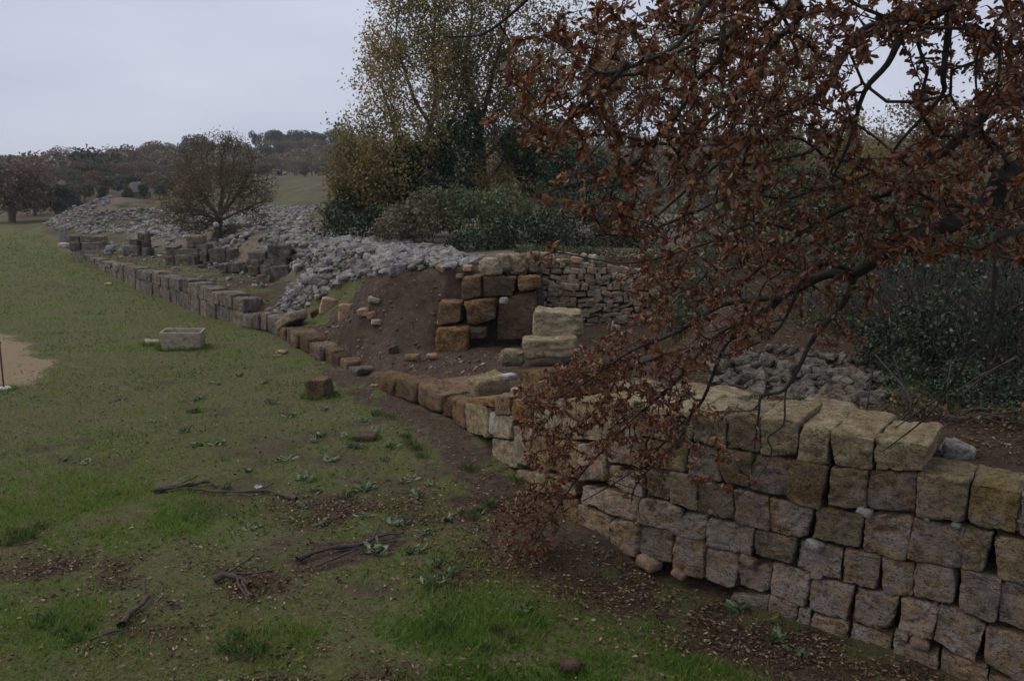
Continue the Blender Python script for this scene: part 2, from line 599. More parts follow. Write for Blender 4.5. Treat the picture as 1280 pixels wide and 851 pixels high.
# ---------------------------------------------------------------- helpers: materials
class M:
    def __init__(self, name):
        self.m = bpy.data.materials.new(name)
        self.m.use_nodes = True
        self.t = self.m.node_tree
        self.b = self.t.nodes["Principled BSDF"]
        self.b.inputs["Roughness"].default_value = .85
        self.b.inputs["Specular IOR Level"].default_value = .25
    def n(self, typ, **kw):
        nd = self.t.nodes.new(typ)
        for k, v in kw.items():
            if k in nd.inputs.keys():
                nd.inputs[k].default_value = v
            else:
                setattr(nd, k, v)
        return nd
    def l(self, a, b):
        self.t.links.new(a, b)
    def pos(self):
        return self.n("ShaderNodeNewGeometry").outputs["Position"]
    def noise(self, scale, detail=4, vec=None, rough=.55, dist=0.0):
        nd = self.n("ShaderNodeTexNoise", Scale=scale, Detail=detail, Roughness=rough, Distortion=dist)
        self.l(vec if vec is not None else self.pos(), nd.inputs["Vector"])
        return nd.outputs["Fac"]
    def ramp(self, fac, stops):
        nd = self.n("ShaderNodeValToRGB")
        el = nd.color_ramp.elements
        while len(el) < len(stops):
            el.new(.5)
        for e, (p, c) in zip(el, stops):
            e.position = p
            e.color = (*c, 1) if len(c) == 3 else c
        self.l(fac, nd.inputs["Fac"])
        return nd.outputs["Color"]
    def val(self, fac, a, b, lo=0.0, hi=1.0):
        nd = self.n("ShaderNodeMapRange")
        nd.inputs["From Min"].default_value = a
        nd.inputs["From Max"].default_value = b
        nd.inputs["To Min"].default_value = lo
        nd.inputs["To Max"].default_value = hi
        self.l(fac, nd.inputs["Value"])
        return nd.outputs["Result"]
    def math(self, op, a, b=None):
        nd = self.n("ShaderNodeMath", operation=op)
        for k, v in enumerate((a, b)):
            if v is None:
                continue
            if isinstance(v, (int, float)):
                nd.inputs[k].default_value = v
            else:
                self.l(v, nd.inputs[k])
        return nd.outputs[0]
    def mix(self, fac, a, b, mode='MIX'):
        nd = self.n("ShaderNodeMix", data_type='RGBA', blend_type=mode)
        for k, v in (("Factor", fac), ("A", a), ("B", b)):
            s = nd.inputs[k] if k == "Factor" else [i for i in nd.inputs if i.name == k and i.type == 'RGBA'][0]
            if isinstance(v, (int, float)):
                s.default_value = v
            elif isinstance(v, tuple):
                s.default_value = (*v, 1)
            else:
                self.l(v, s)
        return [o for o in nd.outputs if o.type == 'RGBA'][0]
    def attr(self, name):
        return self.n("ShaderNodeAttribute", attribute_name=name).outputs["Fac"]
    def bump(self, h, dist=.02, strength=.6):
        nd = self.n("ShaderNodeBump", Strength=strength, Distance=dist)
        self.l(h, nd.inputs["Height"])
        self.l(nd.outputs["Normal"], self.b.inputs["Normal"])
    def out(self, colr):
        self.l(colr, self.b.inputs["Base Color"])
        return self.m

def stone_mat(name, dark, mid, light, patina=(.26, .24, .25), pat=.5, moss=.5, mosscol=(.13, .115, .035), pit=1.0, scale=1.0, rust=None, streak=None):
    k = M(name)
    oi = k.n("ShaderNodeObjectInfo").outputs["Random"]
    mp = k.n("ShaderNodeMapping")
    k.l(k.pos(), mp.inputs["Vector"])
    mp.inputs["Scale"].default_value = (1, 1, 1.6)
    cb = k.n("ShaderNodeCombineXYZ")
    k.l(k.math('MULTIPLY', oi, 40.0), cb.inputs[0])
    k.l(k.math('MULTIPLY', oi, 17.0), cb.inputs[2])
    k.l(cb.outputs[0], mp.inputs["Location"])
    vec = mp.outputs["Vector"]
    n1 = k.noise(4.6 * scale, 7, vec, rough=.72)
    c = k.ramp(n1, [(.36, dark), (.48, mid), (.61, light)])
    if rust:
        c = k.mix(k.val(k.noise(2.2, 4, vec), .5, .62), c, rust)
    pf = k.val(k.noise(3.0 * scale, 6, vec, rough=.75), .46, .56, 0, pat)
    c = k.mix(pf, c, patina)
    if streak:
        m2 = k.n("ShaderNodeMapping")
        k.l(vec, m2.inputs["Vector"])
        m2.inputs["Scale"].default_value = (1, 1, .14)
        c = k.mix(k.val(k.noise(5.5, 4, m2.outputs["Vector"], rough=.7), .46, .6, 0, .85), c, streak)
    geo = k.n("ShaderNodeNewGeometry")
    sx = k.n("ShaderNodeSeparateXYZ")
    k.l(geo.outputs["Normal"], sx.inputs["Vector"])
    up = k.val(sx.outputs["Z"], -.3, .7)
    mf = k.math('MULTIPLY', up, k.val(k.noise(5.3 * scale, 6, vec, rough=.75), .42, .6, 0, moss))
    c = k.mix(mf, c, mosscol)
    hs = k.n("ShaderNodeHueSaturation")
    k.l(k.val(oi, 0, 1, .68, 1.28), hs.inputs["Value"])
    sep = k.math('FRACT', k.math('MULTIPLY', oi, 7.77))
    k.l(k.val(sep, 0, 1, .75, 1.12), hs.inputs["Saturation"])
    k.l(c, hs.inputs["Color"])
    c = hs.outputs["Color"]
    fine = k.noise(34 * scale, 6, vec, rough=.8)
    c = k.mix(k.val(fine, .39, .48, .9 * pit, 0), c, tuple(v * .3 for v in dark))
    stain = k.noise(8 * scale, 5, vec, rough=.7)
    c = k.mix(k.val(stain, .39, .45, .6, 0), c, tuple(v * .42 for v in dark))
    c = k.mix(k.val(stain, .56, .64, 0, .45), c, tuple(min(v * 1.22, .7) for v in light))
    c = k.mix(k.val(k.noise(70 * scale, 4, vec), .5, .68, .0, .5), c, tuple(min(v * 1.25, .7) for v in light))
    vo = k.n("ShaderNodeTexVoronoi", Scale=24 * scale)
    k.l(vec, vo.inputs["Vector"])
    pits = k.val(vo.outputs["Distance"], .0, .3)
    c = k.mix(k.math('MULTIPLY', k.val(pits, 0, .8, .7 * pit, 0), k.val(k.noise(6, 3, vec), .48, .6)), c, tuple(v * .4 for v in dark))
    hgt = k.math('ADD', k.math('MULTIPLY', fine, .9), k.math('ADD', k.math('MULTIPLY', pits, .35 * pit), k.math('MULTIPLY', n1, .9)))
    k.bump(hgt, .04 / scale, 1.0)
    k.b.inputs["Roughness"].default_value = .95
    k.b.inputs["Specular IOR Level"].default_value = .15
    return k.out(c)

MAT = {}
MAT['near'] = stone_mat('weathered_limestone', (.105, .062, .034), (.26, .172, .103), (.41, .30, .195), patina=(.335, .298, .288), pat=.8, moss=.6, mosscol=(.155, .13, .03))
MAT['mossy'] = stone_mat('mossy_limestone', (.11, .07, .035), (.24, .165, .085), (.37, .275, .16), patina=(.27, .245, .24), pat=.5, moss=.95, mosscol=(.17, .145, .03))
MAT['cream'] = stone_mat('mossy_cream_limestone', (.135, .10, .055), (.28, .215, .13), (.43, .355, .24), patina=(.25, .215, .15), pat=.4, moss=.6, mosscol=(.18, .15, .045))
MAT['ochre'] = stone_mat('ochre_tufa', (.085, .042, .018), (.22, .118, .045), (.36, .235, .115), patina=(.26, .2, .13), pat=.35, moss=.4, rust=(.25, .105, .03), scale=.5)
MAT['brownochre'] = stone_mat('brown_tufa', (.08, .045, .022), (.165, .098, .05), (.26, .175, .10), patina=(.17, .125, .08), pat=.4, moss=.3, rust=(.19, .085, .03), scale=.55)
MAT['dry'] = stone_mat('tan_fieldstone', (.19, .135, .085), (.33, .25, .165), (.45, .365, .265), patina=(.35, .295, .235), pat=.4, moss=.2, scale=.8)
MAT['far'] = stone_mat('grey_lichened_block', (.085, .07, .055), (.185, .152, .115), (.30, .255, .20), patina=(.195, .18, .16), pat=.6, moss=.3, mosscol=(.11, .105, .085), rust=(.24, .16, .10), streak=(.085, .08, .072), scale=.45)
MAT['rubble'] = stone_mat('grey_limestone', (.10, .094, .086), (.215, .205, .193), (.34, .328, .312), patina=(.28, .272, .268), pat=.5, moss=.25, mosscol=(.16, .14, .09), pit=.6, scale=1.3)
MAT['orange'] = stone_mat('orange_broken_stone', (.22, .125, .07), (.32, .20, .12), (.40, .28, .19), patina=(.34, .25, .18), pat=.3, moss=.0, pit=.6)
MAT['white'] = stone_mat('pale_limestone', (.24, .215, .185), (.37, .34, .305), (.5, .475, .44), patina=(.36, .35, .35), pat=.4, moss=.1, pit=.7)
MAT['mudstone'] = stone_mat('earth_stained_block', (.06, .038, .024), (.10, .066, .04), (.15, .105, .068), patina=(.09, .066, .046), pat=.4, moss=.1)
MAT['trough'] = stone_mat('pale_trough_stone', (.22, .175, .11), (.33, .275, .19), (.43, .37, .28), patina=(.32, .28, .235), pat=.5, moss=.3, pit=.5)

def leaf_mat(name, stops, back=None, transl=.25, rough=.6, spec=.25):
    k = M(name)
    rn = k.attr("rnd")
    c = k.ramp(rn, stops)
    if back:
        bf = k.n("ShaderNodeNewGeometry").outputs["Backfacing"]
        c = k.mix(k.math('MULTIPLY', bf, .45), c, back)
    k.l(c, k.b.inputs["Base Color"])
    k.b.inputs["Roughness"].default_value = rough
    k.b.inputs["Specular IOR Level"].default_value = spec
    if transl:
        tr = k.n("ShaderNodeBsdfTranslucent")
        k.l(c, tr.inputs["Color"])
        mx = k.n("ShaderNodeMixShader")
        mx.inputs[0].default_value = transl
        k.l(k.b.outputs[0], mx.inputs[1])
        k.l(tr.outputs[0], mx.inputs[2])
        k.l(mx.outputs[0], k.t.nodes["Material Output"].inputs["Surface"])
    return k.m

MAT['oakleaf'] = leaf_mat('rust_oak_leaf', [(0, (.03, .009, .005)), (.3, (.08, .022, .007)), (.55, (.17, .05, .011)), (.74, (.26, .092, .021)), (.84, (.22, .13, .078)), (.93, (.34, .25, .18)), (1, (.3, .2, .03))], back=(.24, .125, .075), transl=.28, rough=.5, spec=.4)
MAT['golden'] = leaf_mat('golden_oak_leaf', [(0, (.07, .085, .03)), (.35, (.165, .155, .058)), (.7, (.31, .235, .09)), (1, (.42, .3, .12))], transl=.42)
MAT['amber'] = leaf_mat('amber_leaf', [(0, (.085, .07, .03)), (.5, (.17, .12, .045)), (1, (.28, .19, .075))], transl=.3)
MAT['ivy'] = leaf_mat('dark_ivy_leaf', [(0, (.014, .026, .012)), (.5, (.028, .05, .022)), (1, (.06, .085, .035))], transl=.1, rough=.4)
MAT['bramble'] = leaf_mat('bramble_leaf', [(0, (.04, .058, .025)), (.5, (.085, .108, .048)), (1, (.14, .16, .075))], transl=.2)
MAT['greybush'] = leaf_mat('grey_green_leaf', [(0, (.06, .065, .036)), (.5, (.12, .118, .07)), (1, (.19, .172, .11))], transl=.2)
MAT['lone'] = leaf_mat('brown_olive_leaf', [(0, (.058, .042, .024)), (.5, (.115, .08, .044)), (.8, (.155, .112, .055)), (1, (.135, .12, .055))], transl=.25)
MAT['redbrown'] = leaf_mat('red_brown_foliage', [(0, (.08, .05, .034)), (.5, (.135, .085, .056)), (1, (.185, .122, .08))], transl=.2)
MAT['farbrown'] = leaf_mat('far_brown_foliage', [(0, (.08, .055, .034)), (.5, (.13, .088, .054)), (1, (.185, .13, .078))], transl=.2)
MAT['fargreen'] = leaf_mat('far_evergreen_foliage', [(0, (.018, .03, .022)), (.5, (.03, .05, .032)), (1, (.05, .075, .042))], transl=.1)
MAT['farolive'] = leaf_mat('far_olive_foliage', [(0, (.06, .06, .035)), (.5, (.10, .095, .05)), (1, (.15, .13, .065))], transl=.2)
MAT['farpink'] = leaf_mat('far_pinkish_twigs', [(0, (.11, .08, .065)), (.5, (.16, .115, .09)), (1, (.21, .155, .12))], transl=.2)
MAT['yellowbush'] = leaf_mat('yellow_green_foliage', [(0, (.11, .11, .03)), (.5, (.17, .165, .045)), (1, (.23, .21, .07))], transl=.2)
MAT['litter'] = leaf_mat('fallen_leaf', [(0, (.06, .036, .02)), (.45, (.11, .07, .04)), (.8, (.19, .13, .08)), (1, (.32, .24, .16))], transl=.05)
MAT['grass'] = leaf_mat('grass_blade', [(0, (.05, .105, .012)), (.45, (.095, .18, .024)), (.8, (.155, .215, .042)), (1, (.24, .2, .09))], transl=.45)
MAT['weed'] = leaf_mat('weed_leaf', [(0, (.07, .10, .045)), (.5, (.12, .16, .08)), (1, (.19, .22, .13))], transl=.15)
MAT['tuft'] = leaf_mat('green_tuft_blade', [(0, (.06, .105, .03)), (1, (.12, .175, .055))], transl=.4)

def bark_mat(name, a, b, lich=(.2, .2, .17), lf=.4):
    k = M(name)
    n1 = k.noise(16, 5, rough=.7)
    c = k.ramp(n1, [(.3, a), (.7, b)])
    c = k.mix(k.val(k.noise(7, 4), .52, .66, 0, lf), c, lich)
    k.bump(k.noise(45, 5, rough=.7), .02, .8)
    return k.out(c)
MAT['bark'] = bark_mat('oak_bark', (.02, .017, .014), (.055, .047, .04), (.12, .125, .105), .35)
MAT['bark2'] = bark_mat('lichened_bark', (.06, .05, .033), (.12, .10, .06), (.15, .13, .06), .5)
MAT['twiggrey'] = bark_mat('grey_twig', (.035, .031, .028), (.08, .073, .066), lf=.1)
MAT['deadwood'] = bark_mat('dead_wood', (.045, .032, .026), (.10, .075, .06), lf=.2)

# ================================================================= GROUND
def ax_lines(dense, outer, grow=1.16):
    """sorted coordinates: dense ranges [(a, b, step)] plus growing steps out to +-outer"""
    L = []
    for a, b, stp in dense:
        L += list(np.arange(a, b, stp))
    L = sorted(L)
    stp = dense[-1][2]
    v = dense[-1][1]
    while v < outer:
        L.append(v)
        stp *= grow
        v += stp
    L.append(outer)
    stp = dense[0][2]
    v = dense[0][0]
    neg = []
    while v > -outer:
        stp *= grow
        v -= stp
        neg.append(v)
    return np.array(sorted(neg + L))

gx = ax_lines([(-46, -30, .5), (-30, -14, .22), (-14, 9, .13), (9, 20, .4)], 2600)
gy = ax_lines([(2, 34, .13), (34, 56, .22), (56, 90, .5)], 2600)
GX, GY = np.meshgrid(gx, gy)
GZ = hz(GX, GY)
_s, _t = st(GX, GY)
GZ = GZ + ((fbm2(GX, GY, 4.5, 3, 61) - .5) * .11 + (fbm2(GX, GY, 1.7, 2, 62) - .5) * .12) * ((_t > .9) & (_s > 34) & (_s < 47) & (GY < 23))

PATH_POLY = [at_z(x, y, 0)[:2] for x, y in [(-60, 405), (0, 416), (18, 424), (40, 438), (62, 456), (52, 470), (22, 478), (0, 484), (-160, 505), (-400, 450)]]
SOILPX = [[(385, 447), (470, 462), (560, 525), (620, 580), (640, 615), (585, 612), (540, 560), (450, 505), (400, 470)],
          [(560, 620), (640, 600), (700, 660), (690, 700), (620, 690), (575, 660)],
          [(330, 700), (400, 668), (510, 668), (470, 695), (380, 725)],
          [(640, 690), (720, 660), (900, 765), (1130, 845), (1180, 900), (1000, 830), (860, 780)]]
SOILG = [[at_z(x, y, 0)[:2] for x, y in p] for p in SOILPX]
LUSH = [(100, 635, 180, 55), (235, 645, 100, 38), (100, 785, 110, 45), (345, 795, 70, 30), (700, 775, 130, 40), (560, 795, 110, 45), (830, 825, 100, 28), (620, 850, 160, 30)]
LITT = [(110, 720, 160, 34), (60, 840, 160, 40), (620, 700, 70, 26), (190, 770, 70, 40), (230, 845, 260, 34), (300, 860, 300, 40), (560, 725, 60, 20), (800, 720, 150, 40), (950, 790, 150, 30), (300, 730, 80, 25), (440, 640, 120, 30)]

def polysoft(x, y, poly, n=.6, seed=8):
    j = (fbm2(x, y, 1.1, 3, seed) - .5) * n * 2
    k = (fbm2(x, y, 1.3, 3, seed + 4) - .5) * n * 2
    return inpoly(x + j, y + k, poly).astype(float)

def cover(x, y):
    """what grows or lies on the ground: soil, lush grass, fallen leaves, path, gravel (0..1 each)"""
    s, t = st(x, y)
    px, py, f = proj(np.stack([x.ravel(), y.ravel(), np.zeros(x.size)], 1))
    px, py = px.reshape(x.shape), py.reshape(x.shape)
    n1 = fbm2(x, y, .55, 4, 21)
    n2 = fbm2(x, y, 1.9, 4, 22)
    soil = sst(n1 * .6 + n2 * .4, .56, .66) * .55 * (y < 40)
    for p in SOILG:
        soil = np.maximum(soil, polysoft(x, y, p) * sst(n2, .3, .5))
    worn = np.zeros(x.shape)
    for cx, cy, rx, ry in [(400, 560, 190, 55), (270, 520, 120, 40), (520, 600, 120, 45), (330, 680, 120, 30), (640, 720, 110, 24), (470, 740, 130, 26)]:
        worn = np.maximum(worn, np.exp(-(((px - cx) / rx) ** 2 + ((py - cy) / ry) ** 2)))
    soil = np.maximum(soil, worn * sst(n2, .34, .62) * .62 * (t < 0))
    lush = np.zeros(x.shape)
    for cx, cy, rx, ry in LUSH:
        lush = np.maximum(lush, np.exp(-(((px - cx) / rx) ** 2 + ((py - cy) / ry) ** 2) * 1.2))
    lush = np.maximum(lush, .8 * sst(t, -3.0, -2.1) * sst(t, -1.1, -1.6) * sst(s, 51.2, 52.4))
    lush = lush * sst(n2, .32, .55) * (y < 14) * (t < 0)
    lit = np.zeros(x.shape)
    for cx, cy, rx, ry in LITT:
        lit = np.maximum(lit, np.exp(-(((px - cx) / rx) ** 2 + ((py - cy) / ry) ** 2)))
    lit = np.maximum(lit, .95 * sst(t, -1.5, -.7) * sst(s, 49.5, 51) * sst(fbm2(x, y, 2.1, 3, 91), .36, .58)) * (t < .3)
    soil = np.maximum(soil, .45 * sst(t, -1.2, -.3) * sst(s, 49.5, 51) * (t < .3))
    lit = lit * sst(fbm2(x, y, 1.2, 3, 31), .28, .5) * (y < 15)
    path = (polysoft(x, y, PATH_POLY, .45, 40) + polysoft(x, y, PATH_POLY, .8, 47) + polysoft(x, y, PATH_POLY, 1.1, 55) + polysoft(x, y, PATH_POLY, 1.4, 59)) / 4
    behind = t > .2
    fd = np.interp(s, TAB_S, TAB_TF)
    fc = np.interp(s, TAB_S, TAB_TC)
    m = sst(s, 39.6, 41.2)
    brown = behind * ((s > 34.5) * 1.0)
    brown = brown * np.where((s < 41) & (t > fc + .4), 0, 1)
    topgrass = (n2 > .42) * (y > 22.9) * .9
    soil = np.where(behind, np.maximum(np.where(s < 34.5, .25 + .6 * sst(n2, .4, .62), soil * .5), brown * (1 - topgrass)), soil)
    grav = behind * sst(t, fd, fd + 1.2) * (s < 41.5) * (y < 75) * (1 - brown)
    grav = np.maximum(grav * (y < 66), np.exp(-(((x + 35) / 4) ** 2 + ((y - 74) / 5) ** 2)))
    grav = grav * sst(n1, .25, .42)
    woods = (behind & (s > 36) & (y > 29) & (y < 70)) | ((x > 2.5) & (t > 1.0) & (y < 70))
    return soil, lush, np.where(woods, .9, lit), path, grav

cs, cl, ci, cp, cg = cover(GX, GY)
nyy, nxx = GX.shape
V = np.stack([GX.ravel(), GY.ravel(), GZ.ravel()], 1)
ii = np.arange(nyy * nxx).reshape(nyy, nxx)
F = np.stack([ii[:-1, :-1], ii[:-1, 1:], ii[1:, 1:], ii[1:, :-1]], -1).reshape(-1, 4)
me = mesh_np("ground", V, [F], {"soil": cs.ravel(), "lush": cl.ravel(), "litter": ci.ravel(), "path": cp.ravel(), "gravel": cg.ravel()}, smooth=True)

k = M('ground_cover')
a_s, a_l, a_i, a_p, a_g = (k.attr(n) for n in ("soil", "lush", "litter", "path", "gravel"))
g1 = k.noise(.7, 5, rough=.65)
g2 = k.noise(9, 6, rough=.75)
g3 = k.noise(46, 4, rough=.7)
grass = k.ramp(g2, [(.28, (.07, .075, .027)), (.5, (.12, .142, .042)), (.72, (.185, .2, .075))])
grass = k.mix(k.val(g1, .4, .62, 0, .65), grass, (.15, .125, .078))
grass = k.mix(k.val(g3, .35, .62, 0, .75), grass, (.042, .04, .02))
g4 = k.noise(13, 5, rough=.75, dist=.6)
grass = k.mix(k.val(g4, .36, .45, .75, 0), grass, (.038, .042, .016))
grass = k.mix(k.val(g4, .56, .63, 0, .5), grass, (.17, .15, .10))
grass = k.mix(k.val(k.noise(3.2, 5, rough=.75), .54, .64, 0, .38), grass, (.10, .088, .056))
grass = k.mix(k.val(k.noise(30, 4, rough=.7), .6, .72, 0, .6), grass, (.23, .2, .14))
lushc = k.mix(g2, (.05, .085, .018), (.115, .16, .04))
c = k.mix(a_l, grass, lushc)
soilc = k.ramp(k.noise(5, 6, rough=.7), [(.3, (.04, .028, .022)), (.55, (.078, .055, .042)), (.75, (.135, .098, .073))])
soilc = k.mix(k.val(k.noise(24, 3, rough=.6), .64, .74, 0, .8), soilc, (.26, .2, .14))
sf = k.val(k.math('ADD', a_s, k.math('MULTIPLY', k.math('SUBTRACT', g2, .5), .9)), .35, .7)
c = k.mix(sf, c, soilc)
litc = k.ramp(k.noise(17, 4, rough=.7), [(.32, (.028, .019, .013)), (.5, (.06, .04, .027)), (.7, (.12, .083, .056))])
c = k.mix(k.val(k.math('ADD', a_i, k.math('SUBTRACT', g2, .5)), .3, .75), c, litc)
gravc = k.ramp(k.noise(11, 5, rough=.75), [(.3, (.065, .05, .036)), (.5, (.13, .105, .08)), (.7, (.22, .2, .175))])
c = k.mix(k.val(k.math('ADD', a_g, k.math('MULTIPLY', k.math('SUBTRACT', g2, .5), .7)), .3, .7), c, gravc)
pathc = k.mix(k.noise(6, 6, rough=.7), (.16, .12, .075), (.30, .235, .155))
c = k.mix(k.val(k.math('ADD', a_p, k.math('MULTIPLY', k.math('SUBTRACT', g2, .5), .8)), .3, .7), c, pathc)
k.bump(k.math('ADD', k.math('MULTIPLY', g2, 1.0), k.math('MULTIPLY', g3, .6)), .05, .9)
k.b.inputs["Roughness"].default_value = .95
k.b.inputs["Specular IOR Level"].default_value = .1
MAT['ground'] = k.out(c)
tag(put("ground", me, MAT['ground']), kind='structure')

# ================================================================= NEAR WALL (blocks surveyed on the wall face)
NEAR = {
 'A': [((868,516),(907,522),(907,559),(868,552)), ((908,519),(949,521),(949,567),(908,560)), ((951,521),(998,527),(996,574),(951,568)),
       ((1001,533),(1036,541),(1033,582),(997,574)), ((1038,540),(1092,549),(1091,587),(1042,582)), ((1095,548),(1160,557),(1152,588),(1096,587)),
       ((802,508),(866,515),(866,551),(804,547)), ((752,503),(800,507),(801,547),(752,548)), ((702,499),(750,503),(750,551),(702,548))],
 'B': [((1214,604),(1276,616),(1268,667),(1208,655)), ((1149,593),(1212,601),(1205,652),(1146,643)), ((1087,588),(1147,593),(1143,644),(1083,635)),
       ((1040,585),(1084,588),(1081,635),(1036,631)), ((990,577),(1034,584),(1024,636),(985,624)), ((941,568),(989,575),(983,621),(936,612)),
       ((898,562),(939,568),(934,608),(902,602)), ((860,554),(896,561),(900,602),(860,594)), ((808,550),(858,554),(858,591),(809,583)),
       ((760,548),(806,550),(806,585),(760,578)), ((724,556),(758,552),(758,602),(724,600)), ((699,552),(722,553),(722,598),(700,592))],
 'C': [((776,588),(804,592),(803,620),(777,613)), ((807,584),(844,587),(835,627),(808,620)), ((838,590),(870,595),(871,638),(838,628)),
       ((871,601),(916,610),(917,651),(872,640)), ((919,613),(960,622),(961,664),(920,653)), ((963,624),(1016,636),(1005,675),(961,664)),
       ((1022,636),(1079,645),(1073,684),(1016,672)), ((1082,641),(1142,648),(1130,701),(1079,689)), ((1144,650),(1206,660),(1202,710),(1136,698)),
       ((1207,660),(1241,666),(1228,712),(1204,709)), ((1244,669),(1290,680),(1290,732),(1246,722)), ((760,581),(775,583),(776,612),(760,605)),
       ((1278,618),(1330,628),(1330,682),(1272,669))],
 'D': [((730,606),(799,621),(794,653),(728,628)), ((801,622),(841,630),(838,662),(797,653)), ((839,645),(884,643),(881,677),(839,668)),
       ((885,649),(941,661),(938,693),(884,682)), ((942,663),(995,674),(989,704),(945,693)), ((1000,678),(1053,687),(1049,725),(996,709)),
       ((1055,687),(1100,696),(1096,739),(1053,727)), ((1102,697),(1143,705),(1141,745),(1104,744)), ((1145,703),(1199,713),(1190,754),(1142,747)),
       ((1201,711),(1251,724),(1246,782),(1199,760)), ((1252,726),(1300,738),(1300,797),(1248,776)), ((1302,690),(1340,700),(1340,760),(1300,735))],
 'E': [((722,631),(761,646),(760,679),(722,657)), ((763,648),(799,655),(794,695),(763,687)), ((799,658),(839,664),(838,709),(796,690)),
       ((840,670),(880,678),(878,723),(841,712)), ((884,685),(923,694),(918,736),(880,724)), ((923,705),(965,707),(961,741),(926,731)),
       ((967,706),(1013,718),(1004,758),(963,742)), ((1014,722),(1067,734),(1057,776),(1012,761)), ((1070,738),(1124,746),(1111,791),(1066,776)),
       ((1127,748),(1172,759),(1164,801),(1124,788)), ((1175,755),(1233,781),(1218,829),(1166,808)), ((1234,787),(1300,802),(1300,862),(1231,835)),
       ((1302,800),(1350,815),(1350,875),(1302,862))],
 'F': [((914,743),(960,745),(958,768),(910,762)), ((964,745),(996,757),(995,782),(961,769)), ((998,759),(1014,762),(1013,785),(996,781)),
       ((1016,768),(1061,777),(1059,807),(1011,793)), ((1065,777),(1115,794),(1111,827),(1062,809)), ((1119,800),(1172,816),(1170,843),(1117,828)),
       ((1177,816),(1235,837),(1235,866),(1175,845)), ((1237,842),(1300,866),(1300,895),(1237,872))],
 'L': [((579,503),(609,508),(610,546),(585,540)), ((620,518),(641,521),(637,549),(619,546)), ((613,548),(645,553),(643,585),(616,575)),
       ((618,494),(638,495),(638,518),(621,518)), ((640,499),(666,508),(662,532),(641,524)), ((649,464),(690,462),(690,497),(650,494)),
       ((668,499),(700,500),(699,549),(666,540)), ((643,533),(664,537),(661,582),(644,578)), ((665,543),(698,552),(697,590),(663,582)),
       ((646,587),(683,594),(681,616),(650,608)), ((685,594),(721,601),(719,620),(687,615)), ((687,620),(721,624),(720,657),(690,650)),
       ((590,497),(616,497),(617,509),(592,505))],
}
CHIPS = [(845, 638, 9), (1019, 681, 10), (936, 700, 10), (1127, 793, 8), (1150, 803, 11), (812, 703, 13), (1082, 639, 9), (874, 597, 5), (1159, 649, 5), (1196, 656, 5), (1021, 719, 7), (850, 716, 9), (614, 530, 0)]
wallp = at_z(880, 722, 0)
near_wall = thing("ashlar_wall", wallp, "tall near ashlar wall of weathered limestone blocks curving along the grass under the oak", "wall")

def wall_block(parent, quad, depth, mat, seed, n=(18, 8, 16), r=.04, disp=.02, proud=0.0, name="stone_block", grow=0.0):
    mx_, my_ = sum(p_[0] for p_ in quad) / 4, sum(p_[1] for p_ in quad) / 4
    pts = [wall_hit(mx_ + (x - mx_) * 1.042, my_ + (y - my_) * 1.042) for x, y in quad]
    TL, TR, BR, BL = [p[0] for p in pts]
    c = int(np.mean([p[1] for p in pts]))
    nb = np.array([WN[c, 0], WN[c, 1], 0])
    if mx_ > 780:
        nb = np.array([.55, .835, 0])
    C = np.zeros((2, 2, 2, 3))
    for a, (top, bot) in enumerate(((TL, BL), (TR, BR))):
        for b in (0, 1):
            o = nb * (-proud + b * depth)
            C[a, b, 0] = bot + o
            C[a, b, 1] = top + o
    V, F = stone_vf(C, n, r, disp, 6.5, seed, disp * .9, 5)
    return put(name, mesh_np(name, V, [F], smooth=True), mat, parent)

sd_ = 0
for row, blocks in NEAR.items():
    for q in blocks:
        sd_ += 1
        rr = random.Random(sd_)
        cx = sum(p[0] for p in q) / 4
        if row == 'A':
            dep, mt = (1.15 if 1050 < cx < 1080 else .85 if cx > 860 else 1.15), MAT['cream']
        elif row == 'L':
            dep, mt = (.5 if cx < 660 else .6), MAT['ochre'] if rr.random() < .4 else MAT['cream']
            if cx > 640 and q[0][1] < 505: dep = 1.1
        else:
            dep, mt = .62, MAT['near']
            if (row == 'B' and cx > 1150) or (row in 'BC' and rr.random() < .38): mt = MAT['mossy']
        wall_block(near_wall, q, dep, mt, sd_ * 3 + 1, r=rr.uniform(.008, .022), disp=rr.uniform(.016, .028), proud=rr.uniform(-.018, .022))
# the courses run on beyond the picture's right edge
for row, px0, ya, yb_ in (('B', 1279, 617, 668), ('C', 1333, 629, 682), ('D', 1343, 701, 760), ('E', 1353, 816, 875), ('F', 1303, 867, 896)):
    pt, c_ = wall_hit(px0, ya); pb, _ = wall_hit(px0, yb_)
    i = c_
    while i < len(WL) - 12:
        L_ = random.randint(4, 6)
        tv = np.append(_wt[i], 0); nb = np.array([.55, .835, 0])
        A_, B_ = np.append(WL[i], 0), np.append(WL[i + L_], 0)
        C = np.zeros((2, 2, 2, 3))
        for a_, q_ in enumerate((A_ + tv * .008, B_ - tv * .008)):
            for b_ in (0, 1):
                o_ = nb * (b_ * .6 + random.uniform(-.02, .02))
                C[a_, b_, 0] = q_ + o_ + [0, 0, pb[2] + .006]
                C[a_, b_, 1] = q_ + o_ + [0, 0, pt[2] - .006]
        V, F = stone_vf(C, (12, 6, 11), .02, .022, 6.5, 900 + i + ord(row), .02, 5)
        put("stone_block", mesh_np("stone_block", V, [F], smooth=True), MAT['mossy'] if random.random() < .4 else MAT['near'], near_wall)
        i += L_
